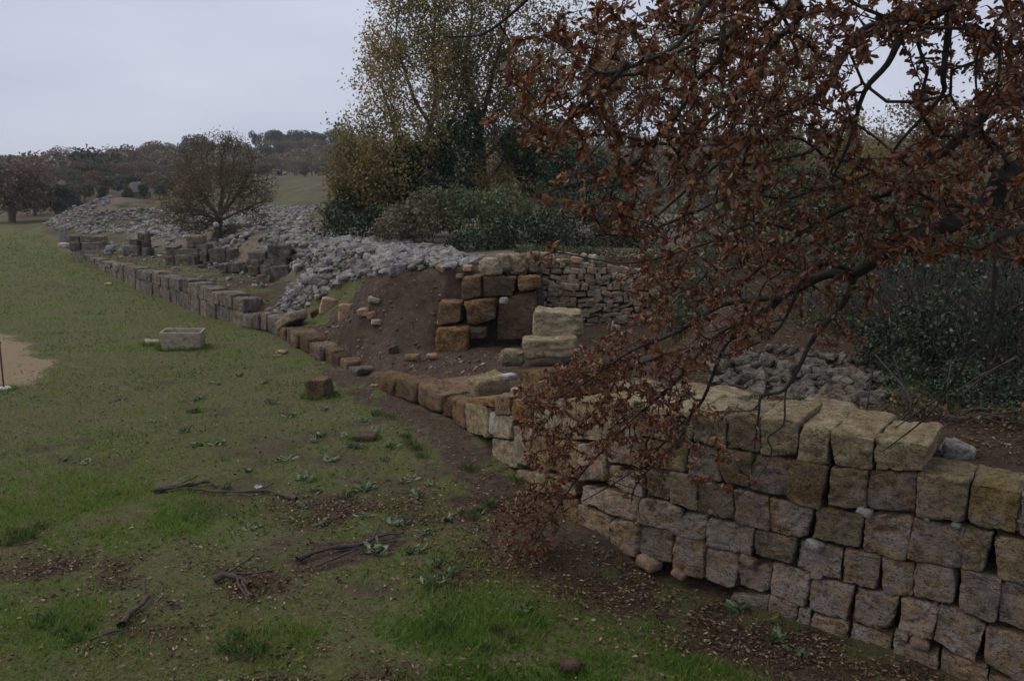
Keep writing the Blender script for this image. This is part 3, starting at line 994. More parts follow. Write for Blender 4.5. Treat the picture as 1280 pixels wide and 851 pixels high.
# second line of header blocks behind the top course
for j, (x, y, wd) in enumerate([(1012, 503, .34), (1043, 507, .34), (905, 490, .5), (860, 484, .55), (790, 478, .6), (735, 474, .55)]):
    p, c = wall_hit(x, 545)
    zt_ = 1.74 if x > 860 else (1.6 if x > 780 else 1.4)
    q = at_z(x, y, zt_)
    nb = np.array([WN[c, 0], WN[c, 1], 0]); tb = np.array([_wt[c, 0], _wt[c, 1], 0])
    C = box_corners(q + nb * .1 - np.array([0, 0, .2]), [tb, nb, np.array([0, 0, 1.])], (wd / 2, .26, .2))
    V, F = stone_vf(C, (8, 7, 6), .07, .03, 6, 300 + j, .02)
    put("stone_block", mesh_np("stone_block", V, [F], smooth=True), MAT['cream'], near_wall)
for j, (x, y, s_) in enumerate(CHIPS):
    if s_ == 0:
        wall_block(near_wall, ((612, 515), (619, 518), (618, 545), (610, 542)), .4, MAT['white'], 411, n=(4, 5, 6), r=.03)
        continue
    p, c = wall_hit(x, y)
    sz = s_ * 2 * p[1] / FPX
    V, F = stone_vf(box_corners(p, yaw_axes(random.uniform(-.3, .3) - .7, 0, random.uniform(.05, .35)), (sz * .55, sz * .5, sz * .3)), (4, 4, 4), .03, .015, 9, 420 + j)
    put("chip_stone", mesh_np("chip_stone", V, [F], smooth=True), MAT['white'] if j in (1, 6, 8, 9, 10) else MAT['orange'] if j in (4, 5, 11) else MAT['dry'], near_wall)

# loose stones that lie on the near wall
def boulder(name, px, py, d, size, mat, label, cat="boulder", seed=1, yaw=0., tilt=0., roll=0., n=9, r=.4, rough=.1, group=None):
    """single weathered stone whose middle is seen at the survey position, d metres ahead"""
    p = at_d(px, py, d)
    h = [v / 2 for v in size]
    V, F = stone_vf(box_corners((0, 0, 0), yaw_axes(yaw, tilt, roll), h), (n, n, n), min(size) * r, min(size) * rough, 2.2 / max(size), seed, min(size) * rough)
    o = put(name, mesh_np(name, V, [F], smooth=True), mat, loc=Vector(p))
    return tag(o, label, cat, group)

boulder("white_boulder", 1198, 565, 8.0, (.30, .24, .2), MAT['white'], "pitted white stone lying on the lower right top of the near wall", seed=51, yaw=-.3, roll=.25, r=.35, rough=.16)
boulder("boulder", 611, 481, 14.6, (.62, .5, .34), MAT['cream'], "wedge shaped mossy boulder resting on the left end of the near wall", seed=52, yaw=.4, roll=-.2, r=.3)
boulder("boulder", 640, 447, 15.4, (.42, .36, .28), MAT['cream'], "small rounded boulder on the chamber edge above the near wall", seed=53, yaw=.2)
boulder("boulder", 634, 500, 13.2, (.2, .2, .22), MAT['ochre'], "small ochre stone wedged under the wedge shaped boulder", seed=54, n=6)
boulder("flat_stone", 662, 487, 13.4, (.5, .45, .16), MAT['orange'], "orange stained flat stone on top of the near wall's left end", "stone", seed=55, yaw=.6, roll=-.25)
boulder("white_stone", 634, 471, 14.6, (.3, .2, .12), MAT['white'], "small whitish stone squeezed between boulders at the wall end", "stone", seed=56, yaw=.5, n=6)

# ================================================================= LOW FOUNDATION ROW
found = thing("foundation_wall", at_z(525, 505, 0), "low row of brown foundation blocks along the foot of the excavated slope", "wall")
FND = [((462,465),(477,469),(477,490),(462,484)), ((478,470),(495,474),(492,495),(478,490)), ((496,473),(521,478),(518,504),(490,495)),
       ((523,478),(556,494),(550,518),(521,505)), ((553,497),(566,498),(563,525),(549,520)), ((567,497),(582,503),(584,537),(568,529)),
       ((350,409),(357,410),(357,428),(350,424)), ((358,410),(363,412),(363,433),(358,429)), ((364,412),(372,417),(371,437),(364,434)),
       ((373,417),(383,424),(383,443),(373,438)), ((385,428),(393,432),(393,448),(385,444)), ((394,429),(403,434),(402,452),(394,449)),
       ((404,434),(413,440),(413,456),(404,452)), ((414,440),(423,446),(423,460),(414,456)), ((424,447),(433,452),(433,464),(424,460)),
       ((436,457),(447,461),(446,470),(436,467)), ((316,392),(324,391),(324,413),(316,411)), ((325,391),(333,392),(333,415),(325,413)), ((334,393),(349,402),(349,422),(334,416)),
       ((301,391),(315,396),(315,411),(301,408))]
for j, q in enumerate(FND):
    big = j == 3
    wall_block(found, q, 1.35 if big else .6, MAT['brownochre'] if j < 6 else MAT[('brownochre', 'mudstone', 'brownochre', 'far')[j % 4]] if j < 16 else MAT['far'], 500 + j, n=(8, 8, 6), r=.06, disp=.03, proud=random.uniform(-.04, .05))
q0 = at_d(364, 400, 23.4)
V, F = stone_vf(box_corners(q0, yaw_axes(R(-50), .1, R(-24)), (.5, .3, .13)), (8, 6, 5), .07, .03, 5, 540)
tag(put("stone_slab", mesh_np("stone_slab", V, [F], smooth=True), MAT['cream']), "pale stone slab tilted against the rubble at the end of the foundation row", "slab")

# ================================================================= ASHLAR STACK IN THE CHAMBER
stack = thing("ashlar_pier", at_z(582, 437, .4), "stack of ochre squared blocks standing in the brown excavated earth", "wall")
STK = [((577,347),(602,344),(602,372),(577,375), 'ochre', 0, .6), ((603,346),(645,346),(644,371),(603,372), 'mudstone', .12, .5), ((648,347),(676,345),(675,362),(649,364), 'ochre', 0, .6),
       ((550,376),(577,379),(575,404),(545,408), 'ochre', -.12, .6), ((578,377),(620,374),(619,399),(586,408), 'ochre', -.12, .6), ((545,410),(585,410),(584,441),(544,441), 'ochre', -.3, .7),
       ((586,410),(609,408),(608,424),(587,425), 'mudstone', -.1, .5), ((621,373),(670,364),(670,426),(621,426), 'mudstone', .12, .4), ((646,366),(676,363),(674,372),(646,374), 'mudstone', .3, .4)]
for j, (a, b, c_, d_, mt, off, dep) in enumerate(STK):
    Y = 19.55 + off
    TL, TR, BR, BL = [at_d(x, y, Y) for x, y in (a, b, c_, d_)]
    C = np.zeros((2, 2, 2, 3))
    for b_ in (0, 1):
        o = np.array([.06, 1, 0]) * dep * b_
        C[0, b_, 0], C[0, b_, 1], C[1, b_, 0], C[1, b_, 1] = BL + o, TL + o, BR + o, TR + o
    V, F = stone_vf(C, (12, 6, 11), .045 if mt != 'mudstone' else .03, .035, 5, 600 + j, .05, 4)
    put("stone_block", mesh_np("stone_block", V, [F], smooth=True), MAT[mt], stack)
for j, (x, y, sx, sz, lab) in enumerate([(614, 334, 30, 24, "leftmost rounded pale boulder on top of the ochre block stack"), (628, 328, 20, 24, "narrow boulder between two larger ones on top of the ochre stack"),
        (645, 330, 29, 27, "broad mossy boulder on top of the ochre stack, beside the dry stone wall"), (667, 327, 20, 25, "upright boulder at the junction of ochre stack and dry stone wall")]):
    Y = 19.9 + .1 * j
    boulder("boulder", x, y, Y, (sx * Y / FPX, .5, sz * Y / FPX), MAT['cream'], lab, seed=640 + j, yaw=random.uniform(-.2, .2), r=.42, rough=.09)
boulder("white_stone", 630, 376, 19.5, (.2, .15, .15), MAT['white'], "white lump of stone set in the dark earth face of the chamber", "stone", seed=650, n=6)
boulder("boulder", 697, 404, 17.9, (.98, .6, .56), MAT['cream'], "large cream block lying on the chamber floor, upper of two", seed=651, yaw=-.12, r=.14, rough=.1, n=16, roll=.04)
boulder("boulder", 687, 433, 17.5, (1.08, .6, .42), MAT['cream'], "large mossy block on the chamber floor, lower of two", seed=652, yaw=-.05, r=.16, rough=.1, n=16, roll=-.05)
boulder("boulder", 515, 447, 18.3, (.32, .25, .14), MAT['ochre'], "low yellowish stone in front of the ochre block stack", seed=653, n=6)
boulder("boulder", 540, 445, 18.5, (.24, .2, .12), MAT['orange'], "small orange stone beside the foot of the ochre stack", seed=654, n=6)

# ================================================================= DRY STONE WALL
dry = thing("dry_stone_wall", at_d(745, 405, 22.7), "dry stone wall of small tan stones closing the back of the chamber", "wall")
Yd = 22.55
def dtop(px): return float(np.interp(px, [674, 690, 740, 775, 800, 815, 850, 880], [322, 322, 324, 331, 336, 344, 352, 360]))
zb0 = at_d(745, 411, Yd)[2]
row_z = zb0
ri = 0
V, F = stone_vf(box_corners(at_d(762, 372, Yd + .42), yaw_axes(0), (1.9, .16, .72)), (16, 4, 8), .05, .05, 4, 699)
put('earth_core', mesh_np('earth_core', V, [F], smooth=True), MAT['mudstone'], dry)
while row_z < 2.45:
    hrow = random.uniform(.10, .17)
    x = at_d(676, 380, Yd)[0]
    xe = at_d(868, 380, Yd)[0]
    while x < xe:
        wd = random.uniform(.11, .38)
        h1 = hrow * random.uniform(.6, 1.2)
        if random.random() < .08:
            wd, h1 = random.uniform(.12, .2), hrow * 1.7
        cxp, cyp, _ = proj([[x + wd / 2, Yd, row_z + h1 / 2]])
        lean = .12 * (row_z - zb0)
        if cyp[0] > dtop(cxp[0]) + random.uniform(-1, 4):
            V, F = stone_vf(box_corners((x + wd / 2, Yd + lean + random.uniform(-.04, .06) + .1, row_z + h1 / 2), yaw_axes(random.uniform(-.25, .25), 0, random.gauss(0, .22)),
                            (wd * .52, .17, h1 * .54)), (6, 4, 5), .018, .022, 8, 700 + ri, .035, 5)
            put("field_stone", mesh_np("field_stone", V, [F], smooth=True), MAT['orange'] if random.random() < .1 else MAT['dry'], dry)
            ri += 1
        x += wd + random.uniform(.0, .03)
    row_z += hrow
boulder("white_stone", 770, 410, 21.6, (.24, .2, .16), MAT['white'], "pale rounded stone fallen at the foot of the dry stone wall", "stone", seed=655, n=6)
boulder("white_stone", 741, 321, 23.2, (.22, .18, .13), MAT['white'], "bright white stone lying on top of the dry stone wall", "stone", seed=656, n=6)

# ================================================================= FAR BLOCK WALL
farw = thing("terrace_wall", at_z(225, 382, 0), "long far terrace wall of grey squared blocks retaining a strip of grass", "wall")
TOPS = [(88, 311), (105, 317), (130, 326), (160, 333), (185, 338), (205, 345), (240, 352), (262, 361), (285, 367), (303, 376), (318, 390)]
hpx = np.array([t[0] for t in TOPS]); hpy = np.array([t[1] for t in TOPS])
hits = [wall_hit(x, y) for x, y in TOPS]
iz = np.array([h[1] for h in hits]); zz = np.array([h[0][2] for h in hits])
i0, i1 = near_index(at_z(86, 317, 0)), near_index(at_z(303, 408, 0))
for row in range(2):
    i = i0
    while i < i1:
        L = int(random.uniform(4, 9) if row else random.uniform(5, 11))
        if i + L > i1 - 3: L = max(i1 - i, 3)
        im = min(i + L // 2, len(WL) - 1)
        H = float(np.interp(im, iz, zz))
        gz = float(hz(*(WL[im] - WN[im] * .4)))
        b0 = gz - .12 if row == 0 else gz + (H - gz) * .5 + .012
        b1 = gz + (H - gz) * .5 if row == 0 else H
        b1 += random.uniform(-.09, .03) if row else .03
        if row == 1 and random.random() < .06:
            i += L
            continue
        e = min(i + L, len(WL) - 1)
        A_, B_ = WL[i], WL[e]
        tv = (B_ - A_) / np.linalg.norm(B_ - A_)
        A_, B_ = A_ + tv * .004, B_ - tv * .004
        nb = WN[im]
        pr = random.uniform(-.035, .03)
        dep = .62
        C = np.zeros((2, 2, 2, 3))
        for a, p in enumerate((A_, B_)):
            for b in (0, 1):
                q = p + nb * (b * dep - pr)
                C[a, b, 0] = (*q, b0)
                C[a, b, 1] = (*q, b1)
        V, F = stone_vf(C, (9, 5, 7), .012, .028, 4, 1200 + i + row * 999, .03, 3)
        put("stone_block", mesh_np("stone_block", V, [F], smooth=True), MAT['far'], farw)
        i += L

# ruined cross walls on the terrace: rectangles surveyed on their faces
def ruin(name, label, rects, d, depth=.6, mat='far', seed=0, yaw=0.0):
    xs = np.mean([(r_[0] + r_[2]) / 2 for r_ in rects])
    yb = max(r_[3] for r_ in rects)
    t = thing(name, at_d(xs, yb, d), label, "ruined wall", "ruined block walls on the terrace")
    for j, (x0, y0, x1, y1) in enumerate(rects):
        Y = d + yaw * ((x0 + x1) / 2 - xs) / 10 + ((yb - y1) * .012)
        TL, BR = at_d(x0, y0, Y), at_d(x1, y1, Y)
        w_, h_ = BR[0] - TL[0], TL[2] - BR[2]
        cen = np.array([(TL[0] + BR[0]) / 2, Y + depth / 2, (TL[2] + BR[2]) / 2 - .04])
        V, F = stone_vf(box_corners(cen, yaw_axes(random.uniform(-.28, .22), random.uniform(-.05, .05), random.uniform(-.06, .06)), (w_ * random.uniform(.44, .54), depth / 2, h_ * .52 + .03)), (9, 6, 8), .025, .045, 3.5, 1500 + seed * 20 + j, .06, 4)
        put("stone_block", mesh_np("stone_block", V, [F], smooth=True), MAT[mat], t)
    return t

ruin("ruined_wall", "ruined block wall with one pale block perched on top, below the lone brown tree", [(232,295,254,307),(205,308,222,320),(221,311,248,320),(246,305,260,314),(248,315,258,326),(219,320,246,331),(205,320,217,332),(259,310,281,327),(281,311,293,326)], 36, seed=1)
ruin("ruined_wall", "stepped pile of large squared blocks beside the grey rubble slope", [(332,306,360,322),(310,315,331,324),(309,324,328,334),(313,333,325,343),(329,322,358,332),(337,332,366,351),(325,331,337,344),(366,333,389,345),(322,344,340,355)], 29.5, depth=.7, seed=2)
ruin("ruined_wall", "low broken line of dark stones lying in the terrace grass", [(272,330,284,340),(285,329,301,339),(301,332,309,338)], 32.5, seed=3)
ruin("ruined_wall", "small leaning block ruin with an orange block at the far terrace", [(170,291,184,300),(162,299,174,308),(175,300,185,310),(152,307,176,318),(177,310,186,322)], 42, seed=4)
ruin("ruined_wall", "farthest squared block ruin at the left end of the terrace", [(85,295,99,303),(100,295,129,302),(85,303,99,312),(100,303,131,313),(97,314,125,322)], 48, seed=5)
V, F = stone_vf(box_corners(at_d(80, 294, 51), yaw_axes(.2, 0, -.08), (.22, .2, .55)), (6, 5, 7), .1, .05, 3, 1650)
tag(put("standing_stone", mesh_np("standing_stone", V, [F], smooth=True), MAT['rubble']), "upright grey stone at the left foot of the far rubble", "standing stone")
boulder("white_stone", 80, 307, 49, (.5, .4, .3), MAT['white'], "whitish boulder in front of the farthest block ruin", "stone", seed=1651, n=6)
boulder("white_stone", 138, 311, 44, (.45, .4, .35), MAT['rubble'], "grey boulder between two far block ruins", "stone", seed=1652, n=6)
boulder("white_stone", 270, 281, 40, (.25, .2, .22), MAT['white'], "bright white stone under the lone brown tree", "stone", seed=1653, n=6)

# ================================================================= RUBBLE
ROCKS = [rock_mesh("rubble_stone", 2000 + j, 14 if j > 6 else 17, rough=.34) for j in range(14)]
for m_ in ROCKS: m_.materials.append(MAT['rubble'])
RUB1 = [(300, 332), (320, 312), (345, 298), (372, 287), (430, 296), (500, 304), (560, 314), (602, 328), (560, 335), (520, 338), (470, 345), (438, 352), (402, 372), (372, 392), (350, 402), (338, 388), (372, 352), (392, 343), (362, 332), (330, 330)]
RUB1B = [(205, 300), (260, 300), (330, 296), (380, 282), (345, 300), (322, 312), (300, 330), (262, 326), (215, 306)]
RUB2 = [(48, 278), (80, 262), (112, 256), (124, 239), (141, 245), (134, 256), (112, 263), (215, 261), (222, 268), (222, 300), (160, 292), (100, 293), (70, 288)]
RUB2B = [(210, 262), (300, 255), (345, 249), (386, 247), (410, 252), (392, 262), (385, 282), (345, 296), (300, 300), (205, 304), (210, 280)]
RUB3 = [(880, 440), (1000, 438), (1095, 452), (1110, 498), (1060, 510), (1000, 500), (890, 486)]

def scatter(poly, n, box, rng, smin, smax, power=2.2, bare=0.0):
    out = []
    x = rng.uniform(box[0], box[1], n * 6)
    y = rng.uniform(box[2], box[3], n * 6)
    z = hz(x, y)
    px, py, f = proj(np.stack([x, y, z], 1))
    ok = inpoly(px, py, poly)
    if bare:
        ok &= fbm2(x, y, .55, 3, 77) < .5 + bare * rng.random(len(x))
    x, y, z, f = x[ok][:n], y[ok][:n], z[ok][:n], f[ok][:n]
    sz = smin + (smax - smin) * rng.random(len(x)) ** power
    return [(a, b, c_, s_, s_ / d_) for a, b, c_, s_, d_ in zip(x, y, z, sz, f)]
rs = np.random.default_rng(5)
pool = scatter(RUB1, 4600, (-12, 1, 19, 40), rs, .09, .46, 3.4, .34)
pool += scatter(RUB1, 3500, (-12, 1, 19, 40), rs, .04, .14, 2.0, .5)
pool += scatter(RUB1B, 700, (-20, -6, 30, 46), rs, .12, .6, 2.8, .3)
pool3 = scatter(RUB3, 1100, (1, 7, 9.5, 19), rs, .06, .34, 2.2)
TERR = [(110, 296), (205, 296), (300, 318), (345, 340), (372, 352), (345, 388), (310, 372), (250, 350), (180, 330), (120, 316)]
pool2 = scatter(TERR, 900, (-26, -5, 25, 60), rs, .05, .34, 3.5, .2) + scatter(RUB2, 6200, (-48, -18, 40, 95), rs, .13, .5, 3, .25) + scatter(RUB2B, 4600, (-28, -6, 38, 100), rs, .13, .5, 3, .3)

def rock_matrix(p, rr, sink=.18):
    x, y, z, s_, _ = p
    return Matrix.Translation((x, y, z + s_ * (.12 - sink * .5) + rr.random() * s_ * .12)) @ Matrix.Rotation(rr.uniform(0, 6.28), 4, 'Z') @ Matrix.Rotation(rr.gauss(0, .22), 4, 'X') @ Matrix.Rotation(rr.gauss(0, .22), 4, 'Y') @ Matrix.Scale(s_ * 1.15, 4)

rr = random.Random(3)
def rock_things(pts, cnt, label, group, mat=None):
    pts = sorted(pts, key=lambda p: -p[4])
    for p in pts[:cnt]:
        o = bpy.data.objects.new("rubble_stone", ROCKS[rr.randrange(7)])
        o.matrix_world = rock_matrix(p, rr)
        COL.objects.link(o)
        if mat is not None:
            o.material_slots[0].link = 'OBJECT'
            o.material_slots[0].material = mat
        q = proj([p[:3]])
        tag(o, label(float(q[0][0]), float(q[1][0])), "stone", group)
    return pts[cnt:]
rest = rock_things(pool, 225, lambda x, y: "grey limestone rubble stone beside the stepped pile of squared blocks" if x < 385 else "grey limestone rubble stone above the left half of the brown slope" if x < 480 else "grey limestone rubble stone between the brown slope and the thicket", "rubble stones on the slope")
rest3 = rock_things(pool3, 65, lambda x, y: "shade darkened rubble stone behind the near wall, left of the hooked hanging twig" if x < 985 else "shade darkened rubble stone behind the near wall, right of the hooked hanging twig", "rubble stones behind the near wall", MAT['far'])  # darker, browner stone colour stands in for the shade behind the wall

def rock_mass(name, pts, mat):
    base = []
    for m_ in ROCKS[7:]:
        V = np.zeros(len(m_.vertices) * 3); m_.vertices.foreach_get("co", V)
        Fq = np.array([list(p.vertices) for p in m_.polygons])
        base.append((V.reshape(-1, 3), Fq))
    Vs, Fs, off, tn = [], [], 0, []
    for p in pts:
        V, Fq = base[rr.randrange(len(base))]
        mw = np.array(rock_matrix(p, rr))
        Vs.append(V @ mw[:3, :3].T + mw[:3, 3])
        Fs.append(Fq + off)
        off += len(V)
        tn += [rr.random()] * len(Fq)
    return tag(put(name, mesh_np(name, np.concatenate(Vs), [np.concatenate(Fs)], {"rnd": np.array(tn)}), mat), kind="stuff")
k = M('grey_rubble')
n1 = k.noise(1.7, 6, rough=.75)
c = k.ramp(n1, [(.34, (.085, .076, .066)), (.5, (.19, .18, .168)), (.68, (.32, .31, .298))])
c = k.mix(k.val(k.noise(.8, 3), .55, .68, 0, .7), c, (.2, .165, .125))
c = k.mix(k.val(k.noise(22, 4, rough=.7), .36, .5, .5, 0), c, (.08, .075, .07))
c = k.mix(k.val(k.noise(5.5, 3), .35, .65, 0, .5), c, (.27, .265, .27))
hs = k.n('ShaderNodeHueSaturation'); k.l(c, hs.inputs['Color']); k.l(k.val(k.attr('rnd'), 0, 1, .4, 1.35), hs.inputs['Value'])
c = k.mix(k.val(k.attr('rnd'), .86, .93, 0, .6), hs.outputs['Color'], (.24, .17, .115))
k.bump(k.noise(18, 5, rough=.7), .04, .8)
MAT['mass'] = k.out(c)
rock_mass("rubble", rest, MAT['mass'])
rock_mass("shade_toned_rubble", rest3, MAT['far'])  # same darker colour, painting the shade into the small stones
rock_mass("far_rubble", pool2, MAT['mass'])

# broken orange and pale stones in the brown slope
for j, (x, y, wpx, hpx_, mt, lab) in enumerate([
        (410, 384, 17, 20, 'orange', "jagged orange stone sticking out of the brown slope, highest of the large ones"),
        (434, 392, 16, 22, 'orange', "tall jagged orange stone in the middle of the brown slope"),
        (395, 393, 12, 11, 'mudstone', "dark brown stone at the left foot of the slope"),
        (455, 390, 12, 8, 'orange', "small pinkish stone beside the tall jagged orange stone"),
        (465, 394, 10, 9, 'orange', "orange pebble to the right of the pinkish slope stone"),
        (470, 402, 11, 6, 'dry', "pale flat sliver lying on the brown slope"),
        (468, 375, 13, 6, 'dry', "pale long sliver high on the brown slope"),
        (576, 345, 9, 7, 'orange', "orange stone at the upper edge of the brown slope near the stack"),
        (553, 336, 12, 6, 'orange', "orange flat stone poking out under the grassy rubble edge"),
        (585, 335, 10, 6, 'orange', "orange lump under the leftmost boulder of the stack"),
        (492, 437, 12, 10, 'mudstone', "dark clod of stone at the foot of the brown slope")]):
    p = on_ground(x, y)
    Y = p[1]
    sz = (wpx * Y / FPX * 1.15, .3, hpx_ * Y / FPX * 1.15)
    boulder("broken_stone", x, y, Y, sz, MAT[mt], lab, "stone", seed=2200 + j, yaw=random.uniform(-.4, .4), roll=random.uniform(-.5, .5), n=6, r=.25, rough=.16)
# pebbles in the excavated earth and along the foot of the walls: too many to count
pts = scatter([(390, 375), (520, 340), (575, 345), (560, 440), (640, 440), (650, 460), (580, 490), (470, 465), (400, 410)], 520, (-7, 2, 14, 24), rs, .02, .11, 4)
pts += scatter([(340, 425), (430, 460), (560, 535), (620, 590), (520, 590), (400, 500), (300, 440)], 330, (-8, 2, 11, 26), rs, .015, .07, 3)
OM = M('pale_pebble')
c = OM.ramp(OM.noise(2.5, 3), [(.3, (.13, .085, .055)), (.5, (.22, .16, .115)), (.7, (.36, .31, .26))])
MAT['pebble'] = OM.out(c)
OM = M('earth_clod')
MAT['clod'] = OM.out(OM.ramp(OM.noise(9, 5), [(.3, (.045, .03, .023)), (.7, (.115, .078, .058))]))
pts += scatter([(655, 308), (840, 314), (840, 332), (655, 326)], 420, (0, 6, 22.8, 27), rs, .04, .24, 3)
rock_mass("pebbles", pts, MAT['pebble'])
pts = scatter([(372, 400), (440, 352), (520, 338), (575, 345), (560, 440), (650, 440), (650, 460), (580, 490), (470, 465), (420, 450)], 800, (-7, 2, 14, 24), rs, .02, .13, 5)
rock_mass("soil_clods", pts, MAT['clod'])

# ================================================================= LOOSE THINGS ON THE GRASS
# stone trough (an open sarcophagus)
p = on_ground(226, 437)
Wd = 50 * p[1] / FPX
Hd = 26 * p[1] / FPX
bm = bmesh.new()
bmesh.ops.create_cube(bm, size=1)
for v in bm.verts:
    tp = 1.0 if v.co.z > 0 else .93
    v.co = Vector((v.co.x * Wd * tp, v.co.y * .62 * tp, (v.co.z + .5) * Hd))
top = [f for f in bm.faces if f.normal.z > .9]
r1 = bmesh.ops.inset_region(bm, faces=top, thickness=.075)
top = [f for f in bm.faces if f.normal.z > .9 and all(abs(v.co.x) < Wd * .49 for v in f.verts)]
ex = bmesh.ops.extrude_discrete_faces(bm, faces=top)
for f in ex['faces']:
    for v in f.verts:
        v.co.z -= Hd * .7
        v.co.x *= .93
        v.co.y *= .9
bmesh.ops.recalc_face_normals(bm, faces=bm.faces)
bmesh.ops.bevel(bm, geom=list(bm.edges), offset=.022, segments=2, affect='EDGES', profile=.6)
bmesh.ops.subdivide_edges(bm, edges=[e for e in bm.edges if e.calc_length() > .12], cuts=5, use_grid_fill=True)
co = np.array([v.co[:] for v in bm.verts])
dn = (fbm(co * 5, 3, 4) - .5) * .05
for v, d_ in zip(bm.verts, dn):
    v.co += v.co.normalized() * float(d_)
me = bpy.data.meshes.new("stone_trough"); bm.to_mesh(me); bm.free()
for pl in me.polygons: pl.use_smooth = True
o = put("stone_trough", me, MAT['trough'], loc=Vector(p) + Vector((0, .2, -.05)))
o.rotation_euler = (R(2.5), R(1.5), R(7))
V, F = stone_vf(box_corners((0, 0, Hd * .42), yaw_axes(0), (Wd * .41, .22, .06)), (8, 5, 3), .03, .03, 6, 2299)
put('dark_fill', mesh_np('dark_fill', V, [F], smooth=True), MAT['mudstone'], o, (0, 0, 0))  # dark brown slab added inside so the hollow stands out
tag(o, "open hollow stone trough standing on the grass in front of the far wall", "stone trough")
p = on_ground(191, 430)
V, F = stone_vf(box_corners(p + np.array([0, 0, .05]), yaw_axes(.5, 0, .12), (.19, .22, .06)), (6, 6, 4), .05, .03, 6, 2301)
tag(put("flat_stone", mesh_np("flat_stone", V, [F], smooth=True), MAT['trough']), "flat pale stone leaning on the ground left of the trough", "stone")
p = on_ground(397, 498)
wq = 28 * p[1] / FPX
V, F = stone_vf(box_corners(p + np.array([0, .2, .16]), yaw_axes(-.15), (wq / 2, .22, .21)), (11, 9, 10), .045, .035, 5, 2302, .04, 4)
tag(put("stone_block", mesh_np("stone_block", V, [F], smooth=True), MAT['brownochre']), "single squared ochre block lying alone on the grass by the foundation row", "stone block")
boulder("dark_stone", 242, 513, on_ground(242, 515)[1], (.17, .14, .13), MAT['mudstone'], "small blackish lump lying alone in the middle of the grass", "stone", seed=2303, n=6)
boulder("dark_stone", 713, 833, on_ground(713, 838)[1], (.18, .15, .12), MAT['mudstone'], "dark rounded stone in the grass at the near edge", "stone", seed=2304, n=6)
boulder("flat_stone", 455, 545, on_ground(455, 548)[1], (.4, .3, .09), MAT['mudstone'], "flat brown stone half sunk in the weedy grass", "stone", seed=2305, n=6)
for x, y, sz_, lab in [(136, 356, .3, "pale stone lying on the lawn left of the far wall"), (352, 441, .26, "pale flat stone before the foundation row, nearer the trough"), (346, 446, .2, "small pale stone in the grass below the foundation row's end"),
                       (468, 483, .16, "pale small stone at the foot of the gap in the foundation row")]:
    q = on_ground(x, y)
    boulder("pale_stone", x, y - 1, q[1], (sz_, sz_ * .8, sz_ * .35), MAT['dry'], lab, "stone", seed=int(x * 3), n=5)

# rusty barrier post at the path
p = on_ground(5, 487)
post = thing("barrier_post", p, "thin rust red metal post on a round white base beside the path", "post")
k = M('rusty_red_paint'); k.out(k.ramp(k.noise(20, 4), [(.3, (.09, .03, .02)), (.7, (.17, .055, .035))])); MAT['rust'] = k.m
k = M('white_concrete'); k.out(k.ramp(k.noise(14, 4), [(.3, (.3, .3, .29)), (.7, (.5, .49, .47))])); MAT['conc'] = k.m
V, F = tubes([p + np.array([0, 0, z]) for z in (-.05, .3, .6, .95)], [-1, 0, 1, 2], [.018, .017, .017, .017], lambda r: 10)
put("pole", mesh_np("pole", V, [F], smooth=True), MAT['rust'], post)
V, F = tubes([p + np.array([0, 0, .93]), p + np.array([0, 0, .95]), p + np.array([0, 0, .985]), p + np.array([0, 0, 1.0])], [-1, 0, 1, 2], [.02, .032, .03, .003], lambda r: 10)
put("cap", mesh_np("cap", V, [F], smooth=True), MAT['rust'], post)
V, F = tubes([p + np.array([0, 0, z]) for z in (-.04, .03, .055, .06)], [-1, 0, 1, 2], [.15, .145, .11, .015], lambda r: 20)
put("base", mesh_np("base", V, [F], smooth=False), MAT['conc'], post)

def ground_stick(name, pxs, r0, r1, mat, label, cat, side=0, lift=.02):
    r0, r1 = r0 * .75, r1 * .75
    P = [on_ground(x, y) + np.array([0, 0, .035 + r0 * .3 + lift * (i % 2)]) for i, (x, y) in enumerate(pxs)]
    sk = Skel()
    sk.add_line(P, r0, r1, -1, 5)
    S = np.array(sk.P)
    for _ in range(side):
        b = random.randrange(2, len(S) - 2)
        d = (S[b + 1] - S[b]); d /= np.linalg.norm(d)
        nrm = np.array([-d[1], d[0], 0]) * random.choice((-1, 1))
        L = random.uniform(.12, .4)
        q = [S[b], S[b] + (d * .7 + nrm * .5) * L * .5, S[b] + (d + nrm * .6) * L + np.array([0, 0, random.uniform(-.01, .06)])]
        sk.add_line(q, r0 * .45, r1 * .5, b, 3)
    rad = np.array(sk.lock)
    V, F = tubes(np.array(sk.P) + (fbm(np.array(sk.P) * 9, 2, 5)[:, None] - .5) * r0 * 1.6, sk.par, rad * (.7 + .7 * vnoise(np.array(sk.P) * 22, 8)), lambda r: 8, 1.1)
    return tag(put(name, mesh_np(name, V, [F], smooth=True), mat), label, cat)
ground_stick("dead_branch", [(192, 617), (215, 613), (240, 610), (262, 607), (272, 612)], .045, .03, MAT['deadwood'], "gnarled dark piece of dead branch lying in the grass", "branch", 2)
ground_stick("dead_branch", [(235, 615), (270, 619), (300, 618), (330, 618), (352, 622), (372, 628)], .022, .03, MAT['deadwood'], "thin straight dead branch with a thick end beside the white scrap", "branch", 3)
ground_stick("dead_branch", [(372, 704), (410, 692), (450, 684), (480, 675), (505, 669)], .035, .018, MAT['twiggrey'], "grey bare branch lying on the earth hump in the grass", "branch", 1)
ground_stick("dead_branch", [(395, 712), (440, 695), (470, 684), (498, 680)], .014, .01, MAT['twiggrey'], "thin grey stick lying along the bare branch on the hump", "branch", 3)
ground_stick("dead_branch", [(152, 788), (162, 775), (176, 762), (186, 752)], .045, .03, MAT['deadwood'], "short dark rotten branch among fallen leaves near the bottom edge", "branch", 1)
